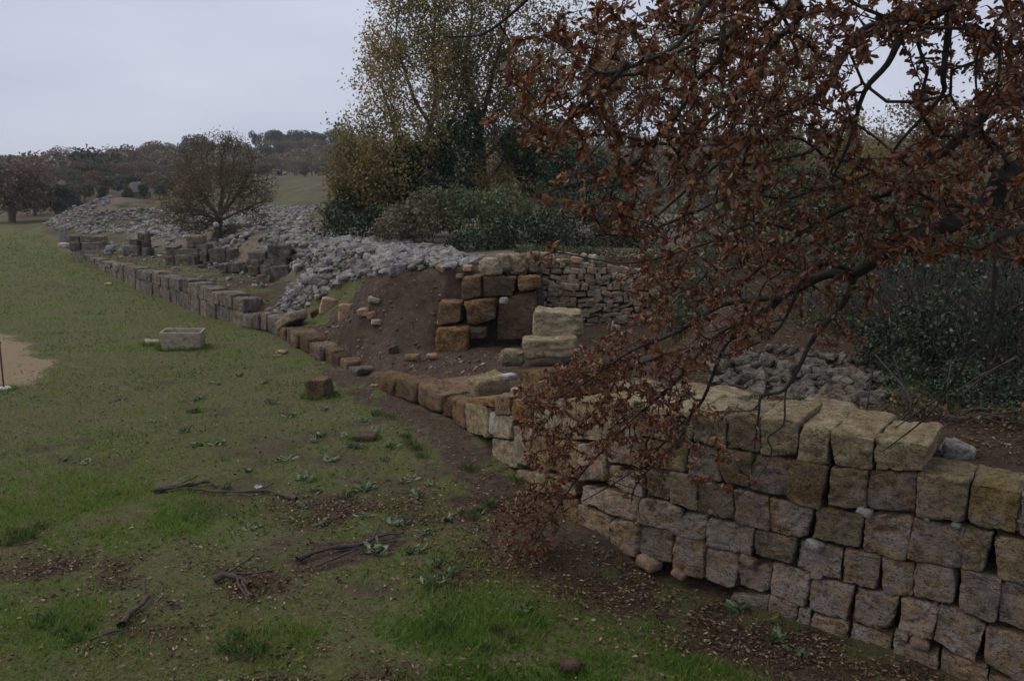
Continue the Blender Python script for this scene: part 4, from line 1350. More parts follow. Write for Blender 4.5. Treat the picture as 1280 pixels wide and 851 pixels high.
ground_stick("dead_branch", [(112, 805), (140, 797), (155, 793)], .018, .01, MAT['deadwood'], "thin twig beside the rotten branch among fallen leaves", "branch", 2)
ground_stick("dead_branch", [(268, 730), (285, 726), (312, 734)], .04, .025, MAT['deadwood'], "dark knobbly wood fragment between grass patches", "branch", 4)
p = on_ground(323, 615)
V, F, _ = leaf_batch(p + np.array([[0, 0, .05]]) + RNG.normal(0, .025, (9, 3)), RNG.normal(size=(9, 3)) * [1, 1, .5], .075, fold=.4, width=.8)
k = M('white_scrap'); k.b.inputs["Base Color"].default_value = (.62, .62, .64, 1)
tag(put("paper_scrap", mesh_np("paper_scrap", V, [F]), k.m), "crumpled white paper scrap beside the dead branch", "paper")
for x, y, lab, dx in [(374, 831, "single bright yellow green leaf lying in grass near the bottom edge", .12), (969, 779, "yellow fallen leaf on the ground at the foot of the near wall", .14)]:
    p = on_ground(x, y) + np.array([0, 0, .05])
    V, F, nf = leaf_batch([p - np.array([dx / 2, 0, 0])], [[1, .5, .35]], dx, np.random.default_rng(3), width=.42, fold=.3)
    k = M('yellow_leaf'); k.b.inputs["Base Color"].default_value = (.24, .25, .035, 1)
    tag(put("yellow_leaf", mesh_np("yellow_leaf", V, [F]), k.m), lab, "leaf")

# ================================================================= FAR COUNTRY: wood, hut, lone trees
def far_template(seed, kind):
    """trunk and crown meshes of one far tree, about 1 m high; copies are scaled"""
    g = np.random.default_rng(seed)
    sk = Skel()
    sk.add_line([(0, 0, -.05), (.01, 0, .12), (.0, .01, .28)], .035, .022, -1, 3)
    A = []
    if kind == 'round':
        bl = [((0, 0, .55), .3)] + [((g.uniform(-.3, .3), g.uniform(-.3, .3), g.uniform(.36, .8)), g.uniform(.13, .22)) for _ in range(11)]
    elif kind == 'bare':
        bl = [((0, 0, .6), .3)] + [((g.uniform(-.34, .34), g.uniform(-.34, .34), g.uniform(.42, .85)), g.uniform(.1, .2)) for _ in range(12)]
    else:
        bl = [((0, 0, .5), .28)] + [((g.uniform(-.2, .2), g.uniform(-.2, .2), g.uniform(.15, .85)), g.uniform(.14, .2)) for _ in range(10)]
    P = []
    for c_, r_ in bl:
        P.append(np.array(c_) + ball(int(1500 * r_ * (1 if kind != 'bare' else .9)), g, .55) * r_ * [1, 1, .85])
    P = np.concatenate(P)
    sk.grow(P[g.choice(len(P), 150)], bf=.3, seg=.06, rng=g)
    V, F = tubes(sk.P, sk.par, sk.radii(.0022, 2.3), lambda r: 5 if r > .01 else 3)
    tr = mesh_np("trunk", V, [F], smooth=True)
    tr.materials.append(MAT['bark2'] if kind == 'bare' else MAT['bark'])
    V, F, nf = leaf_batch(P, g.normal(size=P.shape), g.uniform(.03, .07, len(P)) * (1 if kind != 'bare' else .75), g, .6, .3, quad=True)
    return tr, V, F, g.random(len(F)) * .75 + .25 * g.random()
_tmpl = {}
def far_mesh(kind, seed, mat):
    key = (kind, seed, mat)
    if key not in _tmpl:
        tr, V, F, rn = far_template(seed, kind)
        # one crown mesh per colour
        cr = mesh_np("crown", V, [F], {"rnd": rn})
        cr.materials.append(MAT[mat])
        _tmpl[key] = (tr, cr)
    return _tmpl[key]

def far_tree(name, x, y, h, wide, kind, mat, seed, label, group, rot=None):
    tr, cr = far_mesh(kind, seed, mat)
    t = thing(name, (x, y, float(hz(x, y)) - .05), label, "tree" if 'shrub' not in name else "shrub", group, random.uniform(0, 6.28) if rot is None else rot)
    t.scale = (wide, wide, h)
    for m_ in (tr, cr):
        o = bpy.data.objects.new(m_.name.split('.')[0], m_)
        COL.objects.link(o)
        o.parent = t
    return t

KINDS = {'b': ("bare_tree", 'bare', 'farbrown', "brown leafless tree in the far wood below the skyline"),
         'g': ("evergreen_tree", 'round', 'fargreen', "dark evergreen tree in the far wood below the skyline"),
         'o': ("olive_tree", 'round', 'farolive', "olive brown tree in the far wood"),
         'p': ("bare_tree", 'bare', 'farpink', "pinkish brown bare tree at the edge of the far meadow")}
FAR = [  # survey x of the middle, y of the top, distance, width in survey units, kind
 (6, 196, 260, 46, 'g'), (34, 196, 255, 44, 'g'), (58, 204, 240, 40, 'g'), (78, 187, 200, 44, 'b'), (96, 192, 215, 34, 'b'), (114, 188, 205, 36, 'o'), (134, 192, 210, 36, 'b'), (150, 193, 225, 34, 'b'),
 (168, 186, 235, 34, 'o'), (188, 181, 240, 38, 'b'), (206, 178, 270, 34, 'o'), (226, 180, 275, 36, 'b'), (246, 172, 290, 34, 'g'), (262, 176, 290, 30, 'b'),
 (66, 206, 150, 34, 'b'), (96, 204, 155, 40, 'b'), (122, 203, 160, 40, 'b'), (148, 202, 165, 44, 'b'), (172, 203, 170, 36, 'b'), (196, 205, 180, 36, 'b'), (210, 200, 200, 34, 'o'),
 (104, 214, 122, 30, 'o'), (112, 226, 118, 26, 'o'), (128, 214, 140, 26, 'g'), (150, 216, 142, 34, 'g'), (176, 216, 150, 34, 'g'), (198, 222, 145, 24, 'g'), (190, 206, 205, 26, 'g'),
 (228, 200, 220, 34, 'o'), (250, 192, 240, 36, 'b'), (300, 180, 300, 34, 'b'), (318, 186, 300, 34, 'o'), (300, 200, 230, 36, 'b'), (328, 205, 215, 30, 'o'),
 (327, 165, 350, 12, 'g'), (349, 162, 345, 30, 'g'), (368, 165, 350, 24, 'g'), (388, 164, 345, 26, 'g'), (406, 166, 350, 26, 'g'), (426, 165, 350, 30, 'g'), (448, 166, 350, 30, 'g'), (340, 182, 300, 26, 'g'), (358, 178, 330, 26, 'o'),
 (380, 174, 330, 28, 'o'), (400, 175, 325, 28, 'b'), (420, 178, 320, 30, 'o'), (345, 194, 255, 22, 'g'), (372, 190, 290, 28, 'b'), (396, 192, 280, 30, 'b'), (416, 196, 260, 30, 'o'), (440, 190, 280, 40, 'b'),
 (70, 218, 118, 30, 'b'), (118, 216, 128, 30, 'b'), (142, 219, 132, 26, 'o'), (160, 221, 126, 24, 'g'), (200, 214, 128, 30, 'b'), (214, 218, 122, 26, 'o'), (190, 224, 124, 20, 'b'), (205, 230, 116, 18, 'g'), (225, 214, 135, 30, 'b'), (246, 212, 140, 30, 'o'), (265, 208, 150, 30, 'b'), (290, 206, 160, 30, 'b'), (310, 210, 165, 26, 'o'), (240, 226, 122, 18, 'b'),
 (186, 229, 110, 12, 'g'), (168, 231, 111, 10, 'o'),
 (357, 196, 222, 26, 'p'), (376, 199, 214, 24, 'p'), (373, 207, 208, 18, 'p'), (394, 202, 215, 24, 'p'), (412, 208, 212, 24, 'p'), (340, 206, 222, 18, 'o'), (428, 205, 205, 30, 'b'),
]
for j, (x, ytop, d, wpx, kd) in enumerate(FAR):
    nm, kind, mat, lab = KINDS[kd]
    X = (x - 640) / FPX * d
    gz = float(hz(X, d))
    h = max(at_d(x, ytop, d)[2] - gz, 2.0)
    lab += (' on the hilltop right of the lone tree' if d > 300 else ' right of the lone tree') if x > 345 else ' behind the lone tree' if x > 205 else ' between the leftmost tree and the hut' if x < 165 else ' behind the hut'
    lab = lab.replace(' below the skyline', '')
    far_tree(nm, X, d, h * 1.12, max(wpx * d / FPX, h * .5) * 1.25, kind, mat, 60 + j % 3, lab, "trees of the far wood")
# the rest of the far wood, which reads as one mass
g_ = np.random.default_rng(4)
WV, WF, WR, woff = [], [], [], 0
nw = 0
while nw < 520:
    d = g_.uniform(120, 430) if nw % 3 else g_.uniform(70, 150)
    xx = g_.uniform(-.62, .75) * d
    pxx = 640 + FPX * xx / d
    if d < 215 and pxx < 470 and not (pxx < 215 and d > 128):
        continue
    if d < 150 and pxx < 470: continue
    if pxx < 470 and d > 330 and g_.random() < .4: continue
    nw += 1
    hgt = g_.uniform(4.5, 7) * (1.25 if pxx > 470 else 1)
    wid = hgt * g_.uniform(.9, 1.3)
    L = ball(230, g_, .6) * np.array([wid / 2, wid / 2, hgt * .45])
    L = L * (1 + .35 * (fbm(L * .7 + nw, 2, nw) - .5))[:, None] + np.array([xx, d, float(hz(xx, d)) + hgt * .5])
    V, F, nf = leaf_batch(L, g_.normal(size=L.shape), g_.uniform(.5, 1.1, len(L)) * (1 if d > 150 else .7), g_, .6, .3, quad=True)
    WV.append(V); WF.append(F + woff); woff += len(V)
    tone = (.16, .56, .85, .62, .58)[int(g_.integers(0, 5))]
    WR.append(np.clip(tone + g_.normal(0, .06, len(F)), 0, 1))
MAT['wood'] = leaf_mat('far_wood_foliage', [(0, (.016, .027, .02)), (.2, (.03, .045, .03)), (.38, (.07, .055, .038)), (.6, (.15, .108, .064)), (.8, (.12, .11, .066)), (1, (.16, .14, .085))], transl=.15)
tag(put("far_wood", mesh_np("far_wood", np.concatenate(WV), [np.concatenate(WF)], {"rnd": np.concatenate(WR)}), MAT['wood']), kind="stuff")
random.seed(19)
for x, y, d, wpx, hp, mat, lab in [(135, 241, 108, 18, 26, 'fargreen', "dark pointed evergreen bush beside the yellow green shrub"), (152, 246, 104, 16, 14, 'yellowbush', "round yellow green shrub behind the rubble mound"),
        (84, 250, 100, 42, 40, 'fargreen', "big dark evergreen bush right of the leftmost brown tree"), (165, 244, 112, 14, 18, 'fargreen', "dark bush in front of the grey hut roof"), (386, 236, 190, 18, 13, 'farbrown', "round grey brown shrub alone on the far meadow"),
        (178, 246, 100, 10, 8, 'farolive', "small olive shrub in front of the hut"), (354, 227, 205, 10, 6, 'fargreen', "low dark shrub under the pinkish meadow trees"), (100, 248, 105, 24, 26, 'fargreen', "dark evergreen bush below the olive tree of the far wood")]:
    X = (x - 640) / FPX * d
    far_tree("shrub", X, d, hp * d / FPX * 1.15, wpx * d / FPX * 1.25, 'bush', mat, 71, lab, None)
# grey hut roof among the trees
d = 118
hx = (177 - 640) / FPX * d
hzz = float(hz(hx, d))
hut = thing("hut", (hx, d, hzz), "low hut with a dark grey sloping roof half hidden by the far trees", "hut")
k = M('grey_thatch'); k.out(k.ramp(k.noise(6, 5), [(.3, (.03, .028, .03)), (.7, (.065, .06, .063))])); kr = k.m
k = M('hut_wall'); k.out(k.ramp(k.noise(3, 5), [(.3, (.12, .10, .085)), (.7, (.19, .165, .14))])); kw = k.m
rt = at_d(172, 228, d)[2] - hzz
V = [(-1.1, -2, -.3), (1.1, -2, -.3), (1.1, 2, -.3), (-1.1, 2, -.3), (-1.1, -2, rt * .45), (1.1, -2, rt * .45), (1.1, 2, rt * .45), (-1.1, 2, rt * .45)]
put("wall", mesh_np("wall", np.array(V), [np.array([(0, 1, 5, 4), (1, 2, 6, 5), (2, 3, 7, 6), (3, 0, 4, 7)])]), kw, hut, (0, 0, 0))
V = [(-1.35, -2.3, rt * .40), (1.35, -2.3, rt * .40), (1.35, 2.3, rt * .40), (-1.35, 2.3, rt * .40), (-.2, 0, rt), (0.2, 0, rt)]
V, F = np.array(V), [np.array([(0, 1, 5, 4), (2, 3, 4, 5)]), np.array([(1, 2, 5), (3, 0, 4)])]
o = put("roof", mesh_np("roof", V, F), kr, hut, (0, 0, 0))
o2 = mesh_np("door", np.array([(-.5, -2.04, -.1), (.5, -2.04, -.1), (.5, -2.04, rt * .4), (-.5, -2.04, rt * .4), (-.5, -1.96, -.1), (.5, -1.96, -.1), (.5, -1.96, rt * .4), (-.5, -1.96, rt * .4)]), [np.array([(0, 1, 2, 3), (1, 5, 6, 2), (4, 0, 3, 7), (3, 2, 6, 7)])])
put("door", o2, MAT['deadwood'], hut, (0, 0, 0))

# ================================================================= TREES AND SHRUBS
def crown_points(blobs, n, g, lo=.3):
    """points through a crown made of ellipsoids ((x, y, z), (rx, ry, rz))"""
    vol = np.array([b[1][0] * b[1][1] * b[1][2] for b in blobs]) ** .66
    cnt = np.maximum((n * vol / vol.sum()).astype(int), 3)
    return np.concatenate([np.array(c_) + ball(m_, g, lo) * np.array(r_) for (c_, r_), m_ in zip(blobs, cnt)])

def blob(px, py, d, rpx, rpy, depth=None):
    p = at_d(px, py, d)
    return (tuple(p), (rpx * d / FPX, depth or (rpx * d / FPX), rpy * d / FPX))

def build_tree(name, label, base, stems, blobs, n_attr, leaves, lsize, leafmat, barkmat, seed, cat="tree", tip=.006, bf=.3, seg=.35, e=2.3, spread=.18, group=None, droop=0.0, lo=.3, quad=True, clump=0.0, extra=None):
    g = np.random.default_rng(seed)
    t = thing(name, base, label, cat, group)
    sk = Skel()
    for pts, r0, r1, par in stems:
        sk.add_line(pts, r0, r1, par, 4)
    A = crown_points(blobs, n_attr, g, lo)
    sk.grow(A, bf=bf, seg=seg, droop=droop, rng=g)
    rad = sk.radii(tip, e)
    V, F = tubes(sk.P, sk.par, rad, lambda r: 8 if r > .06 else 5 if r > .02 else 3, .15)
    put("trunk", mesh_np("trunk", V, [F], smooth=True), MAT[barkmat], t)
    P = np.array(sk.P)
    if leaves:
        tp = np.array(sk.tips)
        par = np.array(sk.par)
        src = np.concatenate([tp, par[tp], par[par[tp]]])
        if clump:
            keep = g.random(len(tp)) > clump
            src = np.concatenate([tp[keep], par[tp][keep]])
        c_ = P[g.choice(src, leaves)]
        L = c_ + g.normal(0, spread, (leaves, 3))
        D = g.normal(size=(leaves, 3)) + np.array([0, 0, -.25])
        V, F, nf = leaf_batch(L, D, lsize * g.uniform(.65, 1.3, leaves), g, .55, .25, quad=quad)
        tint = fbm(L * .8, 2, seed)
        rn = np.clip(.35 * g.random(leaves) + .9 * (tint - .5) + .35, 0, 1)
        put("crown", mesh_np("crown", V, [F], {"rnd": np.repeat(rn, nf)}), MAT[leafmat], t)
    if extra:
        for nm, mt, bl, cnt, ls in extra:
            L = crown_points(bl, cnt, g, .55)
            L = L + (fbm(L * 1.2, 2, seed + 3)[:, None] - .5) * .8
            D = g.normal(size=L.shape) + np.array([0, -.2, -.3])
            V, F, nf = leaf_batch(L, D, ls * g.uniform(.6, 1.3, len(L)), g, .75, .3, quad=True)
            rn = np.clip(g.random(len(L)) * .6 + (fbm(L * 1.5, 2, seed + 9) - .5) * 1.2 + .2, 0, 1)
            put(nm, mesh_np(nm, V, [F], {"rnd": rn}), MAT[mt], t)
    return t

def D_(pts, d):
    return [at_d(x, y, d + (k * .0 if len(q) < 1 else q[0])) for k, (x, y, *q) in enumerate([(*p_[:2], *(p_[2:] or (0,))) for p_ in pts])]

# main golden oak
d = 33
gb = at_d(512, 300, d)
build_tree("oak_tree", "tall golden leaved oak with forked mossy trunk and dark ivy round its foot", gb,
    [(D_([(512, 310), (514, 270), (520, 235), (527, 195)], d), .24, .17, -1), (D_([(527, 195), (540, 150), (546, 110), (540, 70), (544, 20), (540, -40)], d), .13, .03, 'near'),
     (D_([(538, 155), (520, 128), (508, 95), (495, 50), (500, 0)], d), .08, .02, 'near'), (D_([(514, 265), (495, 225), (478, 190), (462, 160)], d - .6), .1, .03, 'near'),
     (D_([(520, 235), (500, 200), (490, 150), (478, 110), (480, 70)], d + .7), .1, .02, 'near'), (D_([(524, 210), (550, 180), (570, 140), (578, 90)], d + .8), .09, .02, 'near')],
    [blob(500, 40, d, 48, 55), blob(540, 20, d, 55, 60), blob(520, 100, d, 70, 55), blob(478, 110, d, 42, 50), blob(455, 175, d, 42, 40), blob(440, 215, d - .7, 28, 36), blob(490, 190, d - .8, 60, 50), blob(525, -30, d, 60, 45), blob(500, 240, d - 1, 50, 34), blob(570, 110, d + .8, 40, 60), blob(473, 62, d, 26, 30), blob(430, 168, d, 20, 22), blob(424, 230, d - .8, 22, 40), blob(540, 170, d - .8, 46, 40), blob(470, 230, d - 1, 44, 44), blob(560, 60, d, 46, 50)],
    2600, 25000, .125, 'golden', 'bark2', 101, tip=.007, seg=.3, spread=.16, clump=.15,
    extra=[("ivy", 'ivy', [blob(540, 215, d - .7, 26, 50), blob(570, 200, d - .4, 30, 55), blob(560, 250, d - 1, 45, 34), blob(515, 255, d - .8, 22, 40), blob(592, 165, d, 16, 26), blob(470, 260, d - .9, 32, 30), blob(445, 258, d - 1.2, 26, 28), blob(490, 240, d - 1, 26, 26), blob(505, 205, d - .3, 20, 34)], 12500, .14)])
d = 34.5
build_tree("oak_tree", "second golden oak with slender fork rising behind the ivy, right of the tallest one", at_d(604, 300, d),
    [(D_([(606, 310), (605, 270), (604, 225), (600, 180), (594, 140)], d), .2, .13, -1), (D_([(597, 150), (585, 115), (582, 70), (590, 20), (584, -40)], d), .1, .03, 'near'),
     (D_([(600, 160), (612, 110), (622, 70), (634, 20), (640, -40)], d), .1, .03, 'near'), (D_([(604, 200), (640, 160), (665, 120), (690, 80)], d - .5), .07, .02, 'near'), (D_([(605, 235), (630, 200), (650, 185)], d - .5), .06, .02, 'near')],
    [blob(590, 40, d, 50, 60), blob(640, 30, d, 55, 60), blob(610, 100, d, 60, 50), blob(670, 90, d, 50, 50), blob(650, 150, d, 45, 35), blob(610, -30, d, 70, 40), blob(720, 60, d, 45, 60), blob(575, 130, d, 36, 50), blob(620, 190, d, 40, 40), blob(640, 110, d, 46, 40), blob(590, 240, d - .5, 40, 30), blob(640, 235, d - .5, 44, 34), blob(680, 175, d - .5, 40, 26)],
    2300, 25000, .13, 'golden', 'bark2', 102, tip=.007, seg=.3, spread=.17, clump=.1,
    extra=[("ivy", 'ivy', [blob(655, 185, d - .5, 34, 28), blob(672, 215, d - .4, 26, 40), blob(690, 180, d, 30, 40)], 4200, .15)])
# trees behind, seen through the near oak
for j, (x, d, ytop, wpx, lv, mt, lab, tr) in enumerate([
        (780, 38, 20, 75, 8000, 'amber', "amber leaved tree behind the near oak, nearest the golden oaks", 0), (880, 36, -30, 80, 7500, 'golden', "yellowish loose crowned tree behind the middle of the near oak", 0),
        (985, 34, -10, 75, 7500, 'golden', "yellowish tree behind the near oak, beside the gap of sky", 0), (1075, 40, 130, 62, 5000, 'golden', "low yellow green tree under the gap of sky", 0),
        (1180, 36, 120, 70, 6000, 'amber', "amber brown tree under the sky gap at the right edge", 0), (1290, 34, 40, 80, 6000, 'amber', "amber tree cut by the right edge behind the near oak", 0)]):
    yb = 285
    hh = (yb - ytop)
    bl = [blob(x + random.uniform(-.6, .6) * wpx, ytop + hh * random.uniform(.12, .75), d + random.uniform(-1.5, 1.5), wpx * random.uniform(.4, .65), hh * random.uniform(.13, .2)) for _ in range(9)] + [blob(x, ytop + hh * .3, d, wpx * .7, hh * .28)]
    build_tree("leafy_tree", lab, at_d(x, 290, d), [(D_([(x, 300), (x + 4, 250), (x - 3, 200 if ytop < 100 else 230)], d), .17, .1, -1), (D_([(x - 3, 210 if ytop < 100 else 240), (x - 16, ytop + hh * .4), (x - 8, ytop + hh * .1)], d), .09, .02, 'near'), (D_([(x, 230 if ytop < 100 else 250), (x + 26, ytop + hh * .4), (x + 30, ytop + hh * .15)], d), .08, .02, 'near')],
        bl, 600, lv, .15, mt, 'bark2', 110 + j, tip=.007, seg=.35, spread=.2)

def shrub(label, blobs, n, ls, mat, seed, name="shrub", stems=60, stemmat='bark', group=None):
    g = np.random.default_rng(seed)
    c0 = np.array(blobs[0][0])
    gx_, gy_ = c0[0], c0[1]
    base = np.array([gx_, gy_, float(hz(gx_, gy_))])
    t = thing(name, base, label, "shrub", group)
    sk = Skel()
    sk.add_line([base - [0, 0, .1], base + [0, 0, .25]], .03, .025, -1, 3)
    for bc, br in blobs[1:]:
        b2 = np.array([bc[0], bc[1], float(hz(bc[0], bc[1]))])
        sk.add_line([base - [0, 0, .1], (base + b2) / 2 - [0, 0, .25], b2 - [0, 0, .12], b2 + [0, 0, .2]], .025, .02, 0, 3)
    L = crown_points(blobs, n, g, .5)
    L = L + g.normal(0, ls * .5, L.shape)
    gz = hz(L[:, 0], L[:, 1])
    L = L[L[:, 2] > gz - .05]
    L = L[fbm(L * 1.6, 2, seed) > .36]
    sk.grow(L[g.choice(len(L), min(stems, len(L)))], bf=.2, seg=.2, rng=g)
    V, F = tubes(sk.P, sk.par, sk.radii(.005, 2.2), lambda r: 4 if r > .012 else 3)
    put("stem", mesh_np("stem", V, [F], smooth=True), MAT[stemmat], t)
    D = g.normal(size=L.shape) + np.array([0, 0, .2])
    V, F, nf = leaf_batch(L, D, ls * g.uniform(.6, 1.3, len(L)), g, .65, .3, quad=True)
    rn = np.clip(g.random(len(L)) * .5 + (fbm(L * 1.7, 2, seed + 9) - .5) * 1.5 + .25, 0, 1)
    put("foliage", mesh_np("foliage", V, [F], {"rnd": rn}), MAT[mat], t)
    return t

shrub("amber leaved bush at the left foot of the golden oaks", [blob(440, 240, 32, 28, 40), blob(425, 215, 32, 20, 34), blob(462, 225, 31.5, 30, 40), blob(480, 262, 31.5, 30, 24), blob(450, 200, 32, 22, 30)], 3300, .13, 'amber', 201, stems=160)
shrub("dark green bush at the left end of the thicket, beside the rubble", [blob(440, 282, 30, 34, 18), blob(470, 276, 30, 28, 22), blob(425, 268, 31, 18, 22)], 2600, .12, 'ivy', 202)
shrub("grey bare bush left of the dark green thicket", [blob(405, 275, 31, 20, 20), blob(418, 262, 31, 16, 16)], 500, .1, 'greybush', 203, stems=260, stemmat='twiggrey')
shrub("olive grey bush in front of the golden oak's trunk", [blob(512, 278, 28.5, 38, 26), blob(540, 262, 29, 36, 28), blob(490, 285, 28, 26, 16)], 4200, .11, 'greybush', 204, stems=120)
shrub("pale green bramble clump in the middle of the thicket", [blob(598, 270, 28, 42, 30), blob(575, 255, 29, 30, 22), blob(632, 262, 28, 34, 30)], 4800, .11, 'bramble', 205, stems=100)
shrub("bluish dark ivy mound hanging over the rubble edge", [blob(610, 300, 25.5, 42, 17), blob(650, 290, 25.5, 40, 24), blob(690, 290, 25.5, 36, 26), blob(580, 305, 25.5, 24, 12)], 6500, .1, 'ivy', 206, stems=80)
shrub("dark green bush behind the dry stone wall", [blob(730, 285, 26.5, 40, 30), blob(775, 280, 27, 38, 32), blob(745, 258, 28, 40, 26), blob(700, 262, 28, 34, 24), blob(805, 292, 26.5, 30, 24)], 6500, .1, 'ivy', 207, stems=80)
shrub("low trailing ivy and weeds along the top of the dry stone wall", [blob(705, 316, 24.3, 44, 7, .7), blob(765, 317, 24.0, 44, 8, .6), blob(825, 321, 23.8, 44, 9, .6), blob(665, 313, 23.5, 24, 6, .5)], 5200, .075, 'bramble', 230, stems=90)
shrub("grey dead looking bush beyond the dry stone wall", [blob(830, 250, 27, 40, 36), blob(800, 225, 29, 40, 30), blob(870, 270, 26, 40, 40)], 900, .1, 'greybush', 208, stems=420, stemmat='twiggrey')
shrub("dark ivy covered stump seen through the gap right of the second golden oak", [blob(690, 225, 30, 22, 36), blob(725, 215, 30, 34, 40), blob(755, 230, 30, 30, 30)], 4200, .12, 'ivy', 209)
shrub("olive bush behind the near oak, above the grey rubble", [blob(925, 300, 22, 60, 60), blob(990, 330, 20, 60, 50), blob(960, 260, 24, 60, 40)], 8000, .11, 'bramble', 210, stems=300, stemmat='twiggrey')
shrub("dark thicket of the far right background", [blob(1080, 300, 20, 80, 60), blob(1180, 290, 19, 80, 70), blob(1270, 290, 18, 70, 80), blob(1010, 260, 24, 60, 50)], 20000, .12, 'ivy', 211, stems=400)
shrub("dark undergrowth between the bare twigs at the far right", [blob(1150, 440, 14.5, 70, 60, .8), blob(1230, 430, 14, 70, 80, .8), blob(1310, 420, 13.5, 70, 90, .8), blob(1080, 400, 16, 60, 60, .8), blob(1200, 350, 15.5, 90, 60, .8)], 13000, .08, 'ivy', 212, stems=500, stemmat='twiggrey')
# bare bushes at right: thickets of twigs
def twig_bush(label, blobs, n, seed, leafn=200, mat='twiggrey', leafmat='greybush', roots=6, tip=.0035):
    g = np.random.default_rng(seed)
    c0 = np.array(blobs[0][0])
    base = np.array([c0[0], c0[1], float(hz(c0[0], c0[1]))])
    t = thing("bare_shrub", base, label, "shrub", "bare shrubs under the oak")
    sk = Skel()
    for j in range(roots):
        b2 = base + np.array([g.uniform(-.9, .9), g.uniform(-.5, .5), 0])
        b2[2] = float(hz(b2[0], b2[1])) - .05
        sk.add_line([base - [0, 0, .2], b2 - [0, 0, .12], b2, b2 + np.array([g.normal(0, .1), g.normal(0, .1), .3]), b2 + np.array([g.normal(0, .3), g.normal(0, .2), .7])], .014, .01, -1 if j == 0 else 0, 3)
    A = crown_points(blobs, n, g, .2)
    A = A[A[:, 2] > hz(A[:, 0], A[:, 1]) + .05]
    sk.grow(A, bf=.55, seg=.13, jit=.14, bend=.5, droop=.1, rng=g)
    V, F = tubes(sk.P, sk.par, sk.radii(tip, 2.6), lambda r: 5 if r > .01 else 3)
    put("stem", mesh_np("stem", V, [F], smooth=True), MAT[mat], t)
    P = np.array(sk.P)[g.choice(sk.tips, leafn)]
    V, F, nf = leaf_batch(P, g.normal(size=P.shape), .06 * g.uniform(.6, 1.3, leafn), g, .6, .3, quad=True)
    put("foliage", mesh_np("foliage", V, [F], {"rnd": g.random(leafn)}), MAT[leafmat], t)
shrub("dark evergreen undergrowth filling the bank right of the grey rubble", [blob(1170, 430, 12.2, 60, 70, .7), blob(1240, 420, 12, 70, 80, .7), blob(1310, 430, 11.8, 60, 100, .7), blob(1200, 500, 11.2, 60, 34, .5), blob(1270, 500, 11, 60, 40, .5), blob(1120, 440, 13, 50, 50, .6)], 16000, .06, 'ivy', 213, stems=600, stemmat='twiggrey')
shrub("dark undergrowth on the bank behind the grey rubble", [blob(930, 400, 17, 70, 40, .8), blob(1010, 400, 17, 60, 50, .8), blob(1080, 390, 17, 60, 60, .8), blob(870, 380, 19, 60, 50, .8), blob(1040, 415, 15, 50, 26, .6), blob(980, 418, 15.5, 50, 24, .6), blob(1100, 420, 14.5, 46, 30, .6)], 14000, .075, 'bramble', 214, stems=400, stemmat='twiggrey')
twig_bush("tangle of bare grey twigs right of the grey rubble", [blob(1160, 400, 13, 70, 60, .9), blob(1120, 360, 13.5, 60, 50, .8), blob(1200, 350, 13, 60, 60, .9), blob(1150, 470, 12.5, 50, 40, .7)], 3200, 221, 500)
twig_bush("tangle of bare grey twigs at the right edge above the leaf litter", [blob(1250, 400, 11.5, 70, 70, .9), blob(1290, 340, 12, 60, 70, .9), blob(1240, 470, 11, 60, 50, .7), blob(1310, 450, 11, 60, 60, .8)], 3000, 222, 500)
twig_bush("low tangle of dry twigs spilling over the litter behind the near wall", [blob(1170, 520, 9.5, 40, 16, .35), blob(1240, 528, 9.1, 46, 18, .35), blob(1300, 528, 8.9, 44, 22, .35), blob(1140, 500, 10, 26, 18, .3)], 1500, 225, 500, leafmat='amber')
twig_bush("dense bare brush between the dry stone wall and the grey rubble", [blob(850, 350, 20, 50, 40, .9), blob(920, 370, 18, 50, 40, .9), blob(985, 385, 17, 50, 34, .8), blob(900, 320, 20, 60, 40, .9), blob(1040, 395, 16, 44, 34, .7)], 2200, 226, 500, leafmat='amber')
twig_bush("thin bare shrub with few yellow leaves above the grey rubble", [blob(1060, 400, 15, 60, 50, .9), blob(1020, 360, 16, 60, 50, .9), blob(1090, 350, 15.5, 60, 50, .9)], 1700, 223, 420, leafmat='yellowbush')
shrub("dark green low bush behind the highest corner block of the near wall", [blob(1140, 495, 10.6, 34, 26, .35), blob(1180, 500, 10.5, 34, 30, .35), blob(1205, 480, 10.6, 30, 34, .35), blob(1240, 500, 10, 50, 30, .35), blob(1290, 495, 9.8, 50, 36, .35), blob(1225, 520, 9.5, 36, 20, .3), blob(1275, 522, 9.4, 40, 22, .3), blob(1130, 470, 11.5, 30, 34, .4)], 6000, .045, 'ivy', 224, stems=140, stemmat='twiggrey')

# ================================================================= THE NEAR OAK
g = np.random.default_rng(77)
def L3(pts):
    return [at_d(x, y, d_) for x, y, d_ in pts]
oak_base = np.array([5.6, 6.6, 0])
oak_base[2] = float(hz(5.6, 6.6))
oak = thing("oak_tree", oak_base, "near spreading oak with rust brown leaves whose limbs reach in from the right", "tree")
sk = Skel()
trunk_top = oak_base + np.array([-.1, .1, 2.3])
sk.add_line([oak_base - [0, 0, .3], oak_base + [0, 0, .8], trunk_top], .34, .26, -1, 5)
crot = oak_base + np.array([-.1, .0, 3.4])
sk.add_line([trunk_top, crot, crot + [.3, .2, 1.6], crot + [.2, .3, 3.2]], .22, .08, 'near', 5)
LIMBS = []
def limb(pts, r0, r1, frm=None, sub=4):
    P = L3(pts) if frm is None else [np.array(frm)] + L3(pts)
    P = [q + (g.normal(0, .018, 3) if 0 < i_ else 0) for i_, q in enumerate(P)]
    a = len(sk.P)
    sk.add_line(P, r0, r1, 'near', sub)
    LIMBS.append((a, len(sk.P), r0))
